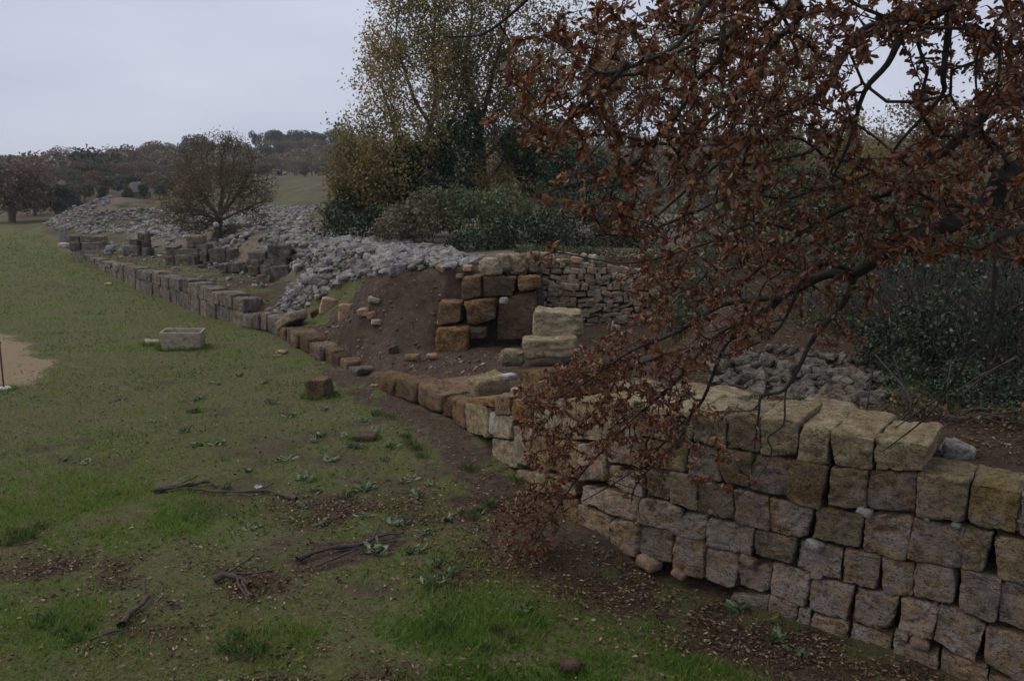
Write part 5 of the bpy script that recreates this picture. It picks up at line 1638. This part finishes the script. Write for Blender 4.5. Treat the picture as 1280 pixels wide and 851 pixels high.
limb([(1290, 221, 6.0), (1240, 255, 6.0), (1174, 284, 6.1), (1117, 318, 6.4), (1070, 336, 6.7), (1038, 341, 6.9), (993, 358, 7.2)], .082, .034, trunk_top)
limb([(993, 358, 7.2), (960, 385, 7.4), (930, 400, 7.6), (890, 428, 7.8), (840, 475, 8.1), (785, 530, 8.5), (720, 605, 8.9), (665, 690, 9.2)], .032, .006)
limb([(968, 372, 7.3), (905, 379, 7.5), (846, 412, 7.8), (790, 440, 8.1), (730, 480, 8.5), (660, 515, 9)], .028, .005)
limb([(930, 400, 7.6), (905, 440, 7.7), (880, 500, 8), (840, 535, 8.3), (790, 590, 8.7), (700, 640, 9)], .02, .005)
limb([(890, 428, 7.8), (830, 445, 7.9), (780, 470, 8.2), (740, 520, 8.5), (690, 560, 8.9)], .018, .005)
limb([(870, 500, 8.0), (850, 550, 8.2), (800, 600, 8.5), (790, 625, 8.6)], .013, .004)
limb([(1069, 342, 6.7), (1050, 381, 6.8), (1030, 412, 6.9), (1013, 437, 7.0), (997, 460, 7.0), (983, 484, 7.0), (959, 499, 7.0), (947, 513, 7.0), (944, 535, 7.0), (940, 562, 7.1)], .026, .005)
limb([(983, 484, 7.0), (981, 505, 6.95), (982, 530, 6.95), (965, 542, 6.95), (964, 567, 7), (942, 600, 7), (905, 634, 7.1)], .009, .004)
limb([(1060, 336, 6.7), (1024, 334, 6.6), (1000, 350, 6.6), (985, 390, 6.7), (968, 412, 6.8), (940, 430, 7), (900, 452, 7.2)], .018, .006)
limb([(1290, 112, 6.0), (1214, 166, 6.0), (1187, 184, 6.0), (1146, 211, 6.1), (1127, 228, 6.1), (1063, 258, 6.3), (1000, 300, 6.6), (930, 352, 7)], .042, .012, crot)
limb([(1240, -70, 5.9), (1199, -2, 5.9), (1157, 19, 5.9), (1120, 26, 6), (1071, 45, 6), (1045, 87, 6.1), (1010, 125, 6.2), (960, 155, 6.3), (920, 185, 6.4), (860, 230, 6.6), (800, 290, 7)], .04, .008, crot + [0, 0, 1.0])
limb([(1176, 15, 5.9), (1131, 38, 6), (1108, 75, 6), (1082, 115, 6.1), (1063, 180, 6.3), (1040, 230, 6.4)], .03, .008)
limb([(1190, 5, 5.9), (1184, 38, 5.9), (1180, 94, 5.9), (1176, 122, 6), (1131, 168, 6.1), (1113, 200, 6.2)], .026, .007)
limb([(980, -70, 5.3), (915, -10, 5.3), (901, 75, 5.3), (871, 101, 5.4), (850, 135, 5.4), (819, 180, 5.5), (780, 225, 5.6), (735, 240, 5.8)], .023, .006, crot + [0, 0, 1.5])
limb([(905, -20, 5.3), (882, 5, 5.2), (843, 45, 5.1), (783, 79, 5), (749, 95, 5), (700, 58, 5)], .019, .005)
limb([(783, 79, 5), (749, 113, 5), (720, 150, 5.1), (690, 165, 5.2), (640, 140, 5.2), (612, 140, 5.3)], .018, .004)
limb([(760, -50, 5.2), (700, -20, 5.1), (655, 2, 5.1), (640, 18, 5.1), (610, 34, 5.1), (585, 46, 5.1), (560, 44, 5.1)], .016, .004, crot + [-.6, -.3, 2.0])
limb([(1050, -50, 5.8), (1000, 20, 5.9), (960, 60, 6), (930, 120, 6.1), (880, 160, 6.1), (840, 230, 6.3)], .03, .007, crot + [0, 0, 1.6])
limb([(1290, 285, 5.4), (1253, 310, 5.4), (1244, 355, 5.4), (1233, 415, 5.5), (1213, 446, 5.6), (1180, 490, 5.9), (1120, 540, 6.2)], .022, .004, oak_base + [-.2, -.2, 2.6])
limb([(1233, 415, 5.5), (1262, 395, 5.4), (1290, 370, 5.3)], .01, .006)
limb([(1195, 470, 5.8), (1165, 515, 6), (1128, 548, 6.2), (1105, 560, 6.3)], .008, .003)
limb([(1290, 60, 5.8), (1240, 40, 5.7), (1225, 80, 5.7), (1222, 130, 5.7)], .02, .005, crot + [-.2, -.2, .6])
limb([(1000, 290, 6.6), (940, 280, 6.6), (880, 300, 6.7), (800, 330, 6.9), (740, 325, 7.1), (690, 318, 7.2), (668, 330, 7.3)], .014, .004)
limb([(819, 180, 5.5), (790, 215, 5.6), (740, 222, 5.7), (690, 240, 5.8), (660, 245, 5.9)], .012, .004)
# limbs of the crown beyond the frame
for q in ([(-1.2, -1.5, 1.2), (-2.8, -3.2, 2.2), (-4.2, -4.2, 2.6)], [(-1.6, .3, 2.0), (-3.6, .4, 3.6), (-5.2, .8, 4.6)], [(1.2, -.8, 1.2), (2.4, -1.4, 2.6)], [(-.4, 1.6, 1.4), (-.8, 3.6, 2.6), (-1.2, 5.4, 3.2)], [(1.0, 1.4, 1.6), (2.0, 3.0, 3.0)], [(-2.0, -1.0, 2.4), (-4.0, -2.4, 3.8)]):
    a = len(sk.P)
    sk.add_line([crot + [0, 0, .8]] + [crot + np.array(v) for v in q], .1, .02, 'near', 5)
n_manual = len(sk.P)

def zone(poly, n, d0, d1, dfun=None):
    xs = [p[0] for p in poly]; ys = [p[1] for p in poly]
    out = []
    while len(out) < n:
        x, y = g.uniform(min(xs), max(xs)), g.uniform(min(ys), max(ys))
        if inpoly(np.array([x]), np.array([y]), poly)[0]:
            out.append(at_d(x, y, g.uniform(d0, d1) if dfun is None else dfun(x, y) + g.uniform(-d0, d0)))
    return out
A = []
A += zone([(604, 150), (640, 120), (668, 60), (700, 18), (760, -15), (960, -15), (960, 250), (900, 320), (850, 290), (780, 285), (725, 262), (690, 250), (705, 200), (650, 178)], 600, 4.8, 6.2)
A += zone([(1060, -15), (1200, -15), (1190, 40), (1110, 60), (1060, 60)], 90, 5.4, 6.4)
A += zone([(640, 30), (690, 20), (700, 80), (650, 110), (622, 120)], 14, 4.9, 5.3)
A += zone([(655, 228), (720, 250), (780, 262), (860, 275), (860, 305), (770, 300), (700, 272)], 34, 5.6, 6.4)
A += zone([(660, 312), (690, 300), (695, 328), (672, 338)], 7, 7.1, 7.3)
A += zone([(900, -15), (1060, -15), (1090, 60), (1075, 190), (1060, 330), (1000, 345), (900, 330)], 560, 5.3, 7.2)
A += zone([(1060, 200), (1130, 190), (1200, 130), (1290, 110), (1290, 330), (1150, 330), (1060, 330)], 430, 5.2, 7.0)
A += zone([(1190, -15), (1290, -15), (1290, 130), (1220, 130)], 150, 5.4, 6.6)
A += zone([(1090, 20), (1190, 0), (1195, 100), (1150, 150), (1120, 60)], 48, 5.8, 6.5)
A += zone([(790, 300), (900, 300), (1010, 330), (1010, 400), (930, 440), (860, 470), (790, 420), (770, 350)], 270, 6.4, 7.8)
A += zone([(1000, 345), (1100, 340), (1110, 400), (1060, 440), (1000, 440)], 36, 6.3, 7.2)
dl = lambda x, y: float(np.interp(x, [620, 700, 800, 900], [9.25, 8.8, 8.3, 7.8]))
A += zone([(640, 490), (690, 460), (760, 400), (850, 440), (880, 520), (830, 590), (760, 560), (700, 610), (655, 575)], 720, .45, 0, dl)
A += zone([(612, 655), (640, 610), (690, 590), (720, 620), (690, 690), (640, 712)], 150, .25, 0, lambda x, y: float(np.interp(y, [600, 700], [9.25, 9.0])))
A += zone([(870, 505), (950, 500), (955, 600), (900, 630), (850, 600)], 34, 6.9, 7.2)
A += zone([(700, 560), (830, 560), (840, 620), (780, 625)], 24, 8.4, 8.7)
Aw = np.array(A)
Ao = np.array([crot + np.array([g.uniform(-6, 3), g.uniform(-5.5, 6), g.uniform(1.2, 5.2)]) for _ in range(900)])  # unseen part of the crown, thickened to shade the right side
pxo, pyo, fo = proj(Ao)
yc = Ao - CAM
Ao = Ao[((pyo < -60) | (pxo > 1340) | (yc[:, 1] < 1.0)) & (np.linalg.norm(yc, axis=1) > 2.4) & (((Ao - crot - [-1, 0, 1.5]) / [5.6, 5.8, 4.2]) ** 2).sum(1) < 1] if False else Ao[((pyo < -60) | (pxo > 1340) | (yc[:, 1] < 1.0)) & (np.linalg.norm(yc, axis=1) > 2.4)]
sk.grow(np.vstack([Aw, Ao]), bf=.15, seg=.13, jit=.09, bend=.5, droop=-.03, rng=g)
rad = sk.radii(.0027, 2.25)
par = np.array(sk.par)
P = np.array(sk.P)
# trunk, limbs (each a part), twigs
mask_trunk = 0
def sub_tubes(idx_ok, name, mat, nside, jit=.2):
    mp = {i: k for k, i in enumerate(idx_ok)}
    pts, pr, rr = [], [], []
    for i in idx_ok:
        pts.append(P[i]); pr.append(mp.get(par[i], -1)); rr.append(rad[i])
    V, F = tubes(pts, pr, rr, nside, jit)
    return put(name, mesh_np(name, V, [F], smooth=True), mat, oak)
first = LIMBS[0][0]
sub_tubes(list(range(0, first)), "trunk", MAT['bark'], lambda r: 14)
for a, b, r0 in LIMBS:
    ids = ([int(par[a])] if par[a] >= 0 else []) + list(range(a, b))
    sub_tubes(ids, "branch", MAT['bark'], lambda r: 10 if r > .03 else 7, .3)
ids = list(range(LIMBS[-1][1], n_manual))
sub_tubes(ids, "branch", MAT['bark'], lambda r: 8)
# fine twigs: everything grown, with the node each one starts from
need = sorted(set(range(n_manual, len(P))) | set(int(par[i]) for i in range(n_manual, len(P)) if par[i] < n_manual))
mp = {i: k for k, i in enumerate(need)}
pr = [(-1 if i < n_manual else mp[int(par[i])]) for i in need]
rr_ = [min(max(rad[i], .0032), .012) for i in need]
V, F = tubes(P[need], pr, rr_, lambda r: 5 if r > .006 else 4)
tag(put("twigs", mesh_np("twigs", V, [F], smooth=True), MAT['bark'], oak), kind="stuff")
# leaves
tips = np.array(sk.tips)
vis = tips[:len(Aw)] if False else tips
dP = P[vis] - P[par[vis]]
dP /= np.maximum(np.linalg.norm(dP, axis=1), 1e-9)[:, None]
pxv, pyv, fv = proj(P[vis])
inn = (pxv > -40) & (pxv < 1320) & (pyv < 900) & (pyv > -50) & (P[vis][:, 1] > 1)
LP, LD, LS, LR = [], [], [], []
for i, (q, dd, v) in enumerate(zip(P[vis], dP, inn)):
    m_ = int(g.integers(7, 18)) if v else 9
    if v and g.random() < .2: m_ = 0
    tone = g.random()
    back = P[par[vis[i]]]
    for k_ in range(m_):
        t_ = g.random() ** 1.5
        LP.append(q + (back - q) * t_ * 1.1 + g.normal(0, .008, 3))
        dv = dd * (.9 - t_ * .5) + g.normal(0, .62, 3) + np.array([0, 0, -.32])
        LD.append(dv)
        LS.append((.051 if v else .2) * g.uniform(.65, 1.3))  # leaves outside the view are enlarged to deepen their shade
        u_ = g.random()
        LR.append(.99 if u_ < .008 else g.uniform(.82, .95) if u_ < .17 else np.clip(.5 * g.random() + .32 * tone, 0, .78))
LP, LD, LS, LR = np.array(LP), np.array(LD), np.array(LS), np.array(LR)
px_, py_, f_ = proj(LP)
show = np.where((px_ > 0) & (px_ < 1280) & (py_ > 0) & (py_ < 851) & ((LP - CAM)[:, 1] > .5), LS / f_, 0)
order = np.argsort(-show)
single = order[:290]
rest_ = order[290:]
V, F, nf = leaf_batch(LP[rest_], LD[rest_], LS[rest_], g, .46, .2)
tag(put("foliage", mesh_np("foliage", V, [F], {"rnd": np.repeat(LR[rest_], nf)}), MAT['oakleaf'], oak), kind="stuff")
LM = []
for j in range(8):
    V, F, nf = leaf_batch([(0, 0, 0)], [(1, 0, 0)], 1.0, np.random.default_rng(j), .46, random.uniform(.1, .3))
    m_ = mesh_np("leaf", V, [F], {"rnd": np.full(nf, [.15, .3, .45, .55, .65, .75, .85, .93][j])})
    m_.materials.append(MAT['oakleaf'])
    LM.append(m_)
inv = (Matrix.Translation(oak.location)).inverted()
for i in single:
    o = bpy.data.objects.new("leaf", LM[min(7, int(LR[i] * 8))])
    q = Vector(LD[i]).to_track_quat('X', 'Z')
    o.matrix_basis = Matrix.Translation(LP[i]) @ q.to_matrix().to_4x4() @ Matrix.Rotation(g.uniform(0, 6.28), 4, 'X') @ Matrix.Scale(float(LS[i]), 4)
    o.parent = oak
    o.matrix_parent_inverse = inv
    COL.objects.link(o)

# ================================================================= THE LONE TREE AND THE LEFT TREE
d = 40
lb = on_ground(274, 298)
d = float(lb[1])
build_tree("lone_tree", "wide brown olive tree standing alone on the far rubble", lb,
    [(D_([(274, 304), (273, 288), (274, 272)], d), .2, .17, -1), (D_([(274, 274), (262, 255), (246, 232), (235, 205), (232, 190)], d), .1, .02, 'near'), (D_([(274, 272), (278, 240), (276, 205), (284, 180)], d), .11, .02, 'near'),
     (D_([(275, 270), (296, 245), (312, 215), (316, 190)], d), .09, .02, 'near'), (D_([(273, 276), (245, 262), (222, 254)], d - .5), .06, .02, 'near'), (D_([(275, 276), (305, 262), (332, 250)], d - .4), .06, .02, 'near'), (D_([(274, 272), (285, 250), (290, 225)], d + 1), .08, .02, 'near')],
    [blob(225, 245, d, 32, 26), blob(215, 268, d - .5, 26, 16), blob(240, 285, d - .6, 24, 9), blob(272, 205, d, 48, 36), blob(240, 215, d, 34, 36), blob(305, 215, d, 34, 36), blob(232, 250, d, 30, 22), blob(318, 248, d, 28, 24), blob(275, 240, d - .8, 50, 34), blob(268, 178, d, 34, 14), blob(295, 176, d, 18, 12), blob(218, 270, d, 18, 14), blob(335, 235, d, 14, 22), blob(328, 275, d, 18, 10), blob(250, 272, d - .6, 26, 16)],
    2800, 13000, .1, 'lone', 'bark2', 131, tip=.007, seg=.25, spread=.12, bf=.35, e=2.25)
shrub("dark scrub at the foot of the lone brown tree", [blob(286, 292, d - .6, 20, 12), blob(300, 286, d - .5, 14, 9)], 700, .1, 'farolive', 133, stems=30)
lb = on_ground(15, 278)
d = float(lb[1])
build_tree("brown_tree", "round brown bare tree with a straight trunk at the left edge", lb,
    [(D_([(15, 282), (15, 265), (14, 252)], d), .4, .3, -1), (D_([(14, 254), (5, 235), (0, 215)], d), .18, .04, 'near'), (D_([(14, 252), (18, 230), (20, 210)], d), .18, .04, 'near'), (D_([(15, 256), (35, 240), (48, 222)], d), .16, .04, 'near')],
    [blob(15, 228, d, 36, 22), blob(40, 235, d, 28, 24), blob(-10, 230, d, 30, 24), blob(55, 248, d, 16, 16), blob(10, 250, d, 40, 12), blob(25, 212, d, 30, 10)],
    900, 6200, .36, 'redbrown', 'bark2', 134, tip=.02, seg=.7, spread=.35, bf=.3)
lb = on_ground(44, 269)
d = float(lb[1])
build_tree("brown_tree", "smaller brown bare tree touching the leftmost one on its right", lb,
    [(D_([(44, 272), (43, 258), (44, 248)], d), .22, .16, -1)], [blob(46, 240, d, 22, 16), blob(58, 248, d, 12, 12), blob(34, 246, d, 14, 12)], 320, 2400, .34, 'redbrown', 'bark2', 135, tip=.02, seg=.7, spread=.35)

# ================================================================= WEEDS, GRASS, FALLEN LEAVES
g = np.random.default_rng(9)
def rosette(seed, n, ls, up, mat):
    q = np.random.default_rng(seed)
    a = q.uniform(0, 6.28, n)
    D = np.stack([np.cos(a), np.sin(a), up * q.uniform(.2, 1.3, n)], 1)
    V, F, nf = leaf_batch(q.normal(0, ls * (.45 if mat == 'weed' else .5), (n, 3)) * [1, 1, .05] + [0, 0, .01], D, ls * q.uniform(.6, 1.2, n), q, .38 if mat == 'weed' else .09, .15)
    m_ = mesh_np("weed", V, [F], {"rnd": np.repeat(q.random(n), nf)})
    m_.materials.append(MAT[mat])
    return m_
WM = [rosette(j, 26, .10, .5, 'weed') for j in range(5)]
TM = [rosette(20 + j, 60, .13, 1.6, 'tuft') for j in range(3)]
WEED = [(632, 520), (456, 612), (540, 606), (470, 690), (545, 705), (500, 655), (520, 620), (436, 620), (455, 645), (405, 655), (316, 660), (378, 632), (395, 615), (352, 575), (310, 590), (245, 558), (192, 527), (232, 540), (270, 555), (398, 546), (392, 552), (455, 527), (470, 540), (508, 600), (560, 650), (575, 640), (520, 690), (600, 640), (360, 520), (340, 505), (405, 512), (250, 500), (80, 575), (108, 578), (300, 470), (330, 480), (270, 480), (150, 500), (540, 730), (650, 760), (920, 762), (970, 800), (1000, 815), (430, 545), (445, 560), (415, 575), (480, 575), (490, 560), (380, 600), (282, 612), (530, 668), (560, 720)]
for j, (x, y) in enumerate(WEED):
    p = on_ground(x, y)
    o = bpy.data.objects.new("weed", WM[j % 5])
    o.matrix_world = Matrix.Translation(Vector(p)) @ Matrix.Rotation(g.uniform(0, 6.28), 4, 'Z') @ Matrix.Diagonal((g.uniform(.5, 1.4), g.uniform(.5, 1.4), g.uniform(.6, 1.6), 1))
    COL.objects.link(o)
    tag(o, "small grey green leafy weed " + ("at the foot of the near wall" if x > 800 else "in the left half of the lawn" if x < 340 else "between the white scrap and the foundation row" if y < 625 else "near the bare branch on the earth hump"), "weed", "weeds in the grass")
for j, (x, y) in enumerate([(513, 556), (508, 548), (520, 562), (488, 523), (600, 640), (612, 632), (590, 648), (585, 588), (660, 600), (648, 604), (470, 520), (528, 572), (20, 668), (35, 674), (8, 680), (50, 660), (620, 790), (610, 812), (640, 800), (560, 790), (300, 800), (282, 815), (318, 818), (75, 790), (95, 800), (60, 780), (110, 785)]):
    p = on_ground(x, y)
    o = bpy.data.objects.new("grass_tuft", TM[j % 3])
    o.matrix_world = Matrix.Translation(Vector(p)) @ Matrix.Rotation(g.uniform(0, 6.28), 4, 'Z') @ Matrix.Scale(g.uniform(.6, 1.05), 4)
    COL.objects.link(o)
    tag(o, "tuft of taller bright grass " + ("at the left edge of the lawn" if x < 60 and y < 700 else "near the rotten branch at the bottom left" if x < 330 else "by the soil strip below the foundation row" if y < 660 else "at the bottom middle of the lawn"), "grass tuft", "tall grass tufts")

def field(n, xr, yr, fy=1.0):
    y = yr[0] + (yr[1] - yr[0]) * g.random(n) ** fy
    half = y * .62 + 4.5
    x = g.uniform(-1, 1, n) * half
    ok = (x > xr[0]) & (x < xr[1])
    return x[ok], y[ok]
x, y = field(1150000, (-60, 6), (3.2, 85), 2.6)
s_, t_ = st(x, y)
cs, cl, ci, cp, cg = cover(x, y)
patch = fbm2(x, y, 2.6, 3, 50)
dens = (.30 + .75 * cl) * (1 - .8 * np.clip(cs * 1.3, 0, 1)) * (1 - .75 * ci) * (1 - cp) * (1 - cg) * sst(patch + .25 * cl, .3, .55)
dens = dens * sst(y, 86, 55)
terr = (t_ > .4) & (s_ < 34.5)
floor_ = (t_ > .5) & (s_ > 34.5) & (s_ < 47) & (y < 22)
dens = np.where(t_ > -.12, np.where(terr, dens * .8, np.where(floor_, .22 * sst(patch, .5, .6) * sst(fbm2(x, y, .9, 2, 58), .45, .6), 0)), dens)
ok = g.random(len(x)) < dens
x, y, cl, patch = x[ok], y[ok], cl[ok], patch[ok]
# longer grass round the feet of things that stand in it
ex, ey = [], []
for cx_, cy_, rx_, ry_, m_ in [(226, 437, .58, .36, 900), (397, 498, .3, .26, 400), (455, 548, .22, .17, 200), (191, 431, .25, .22, 200), (5, 487, .18, .18, 200), (713, 838, .1, .09, 160), (242, 515, .1, .09, 120)]:
    q = on_ground(cx_, cy_)
    th = g.uniform(0, 6.28, m_)
    rr2 = g.uniform(.95, 1.25, m_)
    ex.append(q[0] + np.cos(th) * rx_ * rr2); ey.append(q[1] + (.2 if cx_ in (226, 397) else 0) + np.sin(th) * ry_ * rr2)
ne = sum(len(v) for v in ex)
x = np.concatenate([x] + ex); y = np.concatenate([y] + ey)
cl = np.concatenate([cl, np.full(ne, .35)]); patch = np.concatenate([patch, np.full(ne, .6)])
z = hz(x, y)
n = len(x)
h = (.02 + .05 * cl * g.uniform(.5, 1.3, n) + .045 * g.random(n) ** 3 + .03 * np.clip(patch - .45, 0, 1) * 4 * g.random(n)) * (1 + y * .02)
wd = .0042 * (1 + y * .12)
a = g.uniform(0, 6.28, n)
lean = g.normal(0, .55, (n, 2)) * h[:, None]
B = np.stack([x, y, z - .005], 1)
S = np.stack([np.cos(a) * wd, np.sin(a) * wd, np.zeros(n)], 1)
T = np.stack([x + lean[:, 0], y + lean[:, 1], z + h], 1)
V = np.stack([B - S, B + S, T], 1).reshape(-1, 3)
F = np.arange(3 * n).reshape(-1, 3)
rn = np.clip(g.random(n) * .6 + (fbm2(x, y, .8, 3, 51) - .5) * 1.3 + .28 - .12 * cl, 0, 1)
tag(put("grass", mesh_np("grass", V, [F], {"rnd": rn}), MAT['grass']), kind="stuff")
print("grass blades", n)

x, y = field(280000, (-12, 9), (3.2, 20), 1.3)
s_, t_ = st(x, y)
cs, cl, ci, cp, cg = cover(x, y)
under = np.exp(-((np.clip(t_, -9, 0) + .5) / 1.3) ** 2) * sst(s_, 48, 51)
dens = (.12 + 1.5 * ci + .2 * under) * (1 - .5 * cl)
dens = np.where(t_ > .3, .45 * (x > 2.0), dens)
dens = np.where((t_ > -.1) & (t_ < 1.0), np.where(s_ > 53.8, .1, 0), dens)
ok = g.random(len(x)) < dens * .5
x, y = x[ok], y[ok]
n = len(x)
z = hz(x, y) + g.uniform(.008, .03, n)
D = np.stack([g.normal(size=n), g.normal(size=n), g.normal(0, .22, n)], 1)
V, F, nf = leaf_batch(np.stack([x, y, z], 1), D, g.uniform(.025, .062, n), g, .5, .35)
tag(put("fallen_leaves", mesh_np("fallen_leaves", V, [F], {"rnd": np.repeat(np.clip(g.random(n) ** 1.2, 0, 1), nf)}), MAT['litter']), kind="stuff")
print("fallen leaves", n)

# ================================================================= AIR
bm = bmesh.new()
bmesh.ops.create_cube(bm, size=1)
for v in bm.verts:
    v.co = Vector((v.co.x * 5400, v.co.y * 5400, -1.6 if v.co.z < 0 else 42))
me = bpy.data.meshes.new("haze"); bm.to_mesh(me); bm.free()
k = bpy.data.materials.new("thin_haze"); k.use_nodes = True
t_ = k.node_tree
t_.nodes.remove(t_.nodes["Principled BSDF"])
pv = t_.nodes.new("ShaderNodeVolumePrincipled")
pv.inputs["Color"].default_value = (.9, .93, 1, 1)
pv.inputs["Density"].default_value = .0003
pv.inputs["Anisotropy"].default_value = .2
t_.links.new(pv.outputs[0], t_.nodes["Material Output"].inputs["Volume"])
tag(put("haze", me, k), kind="stuff")
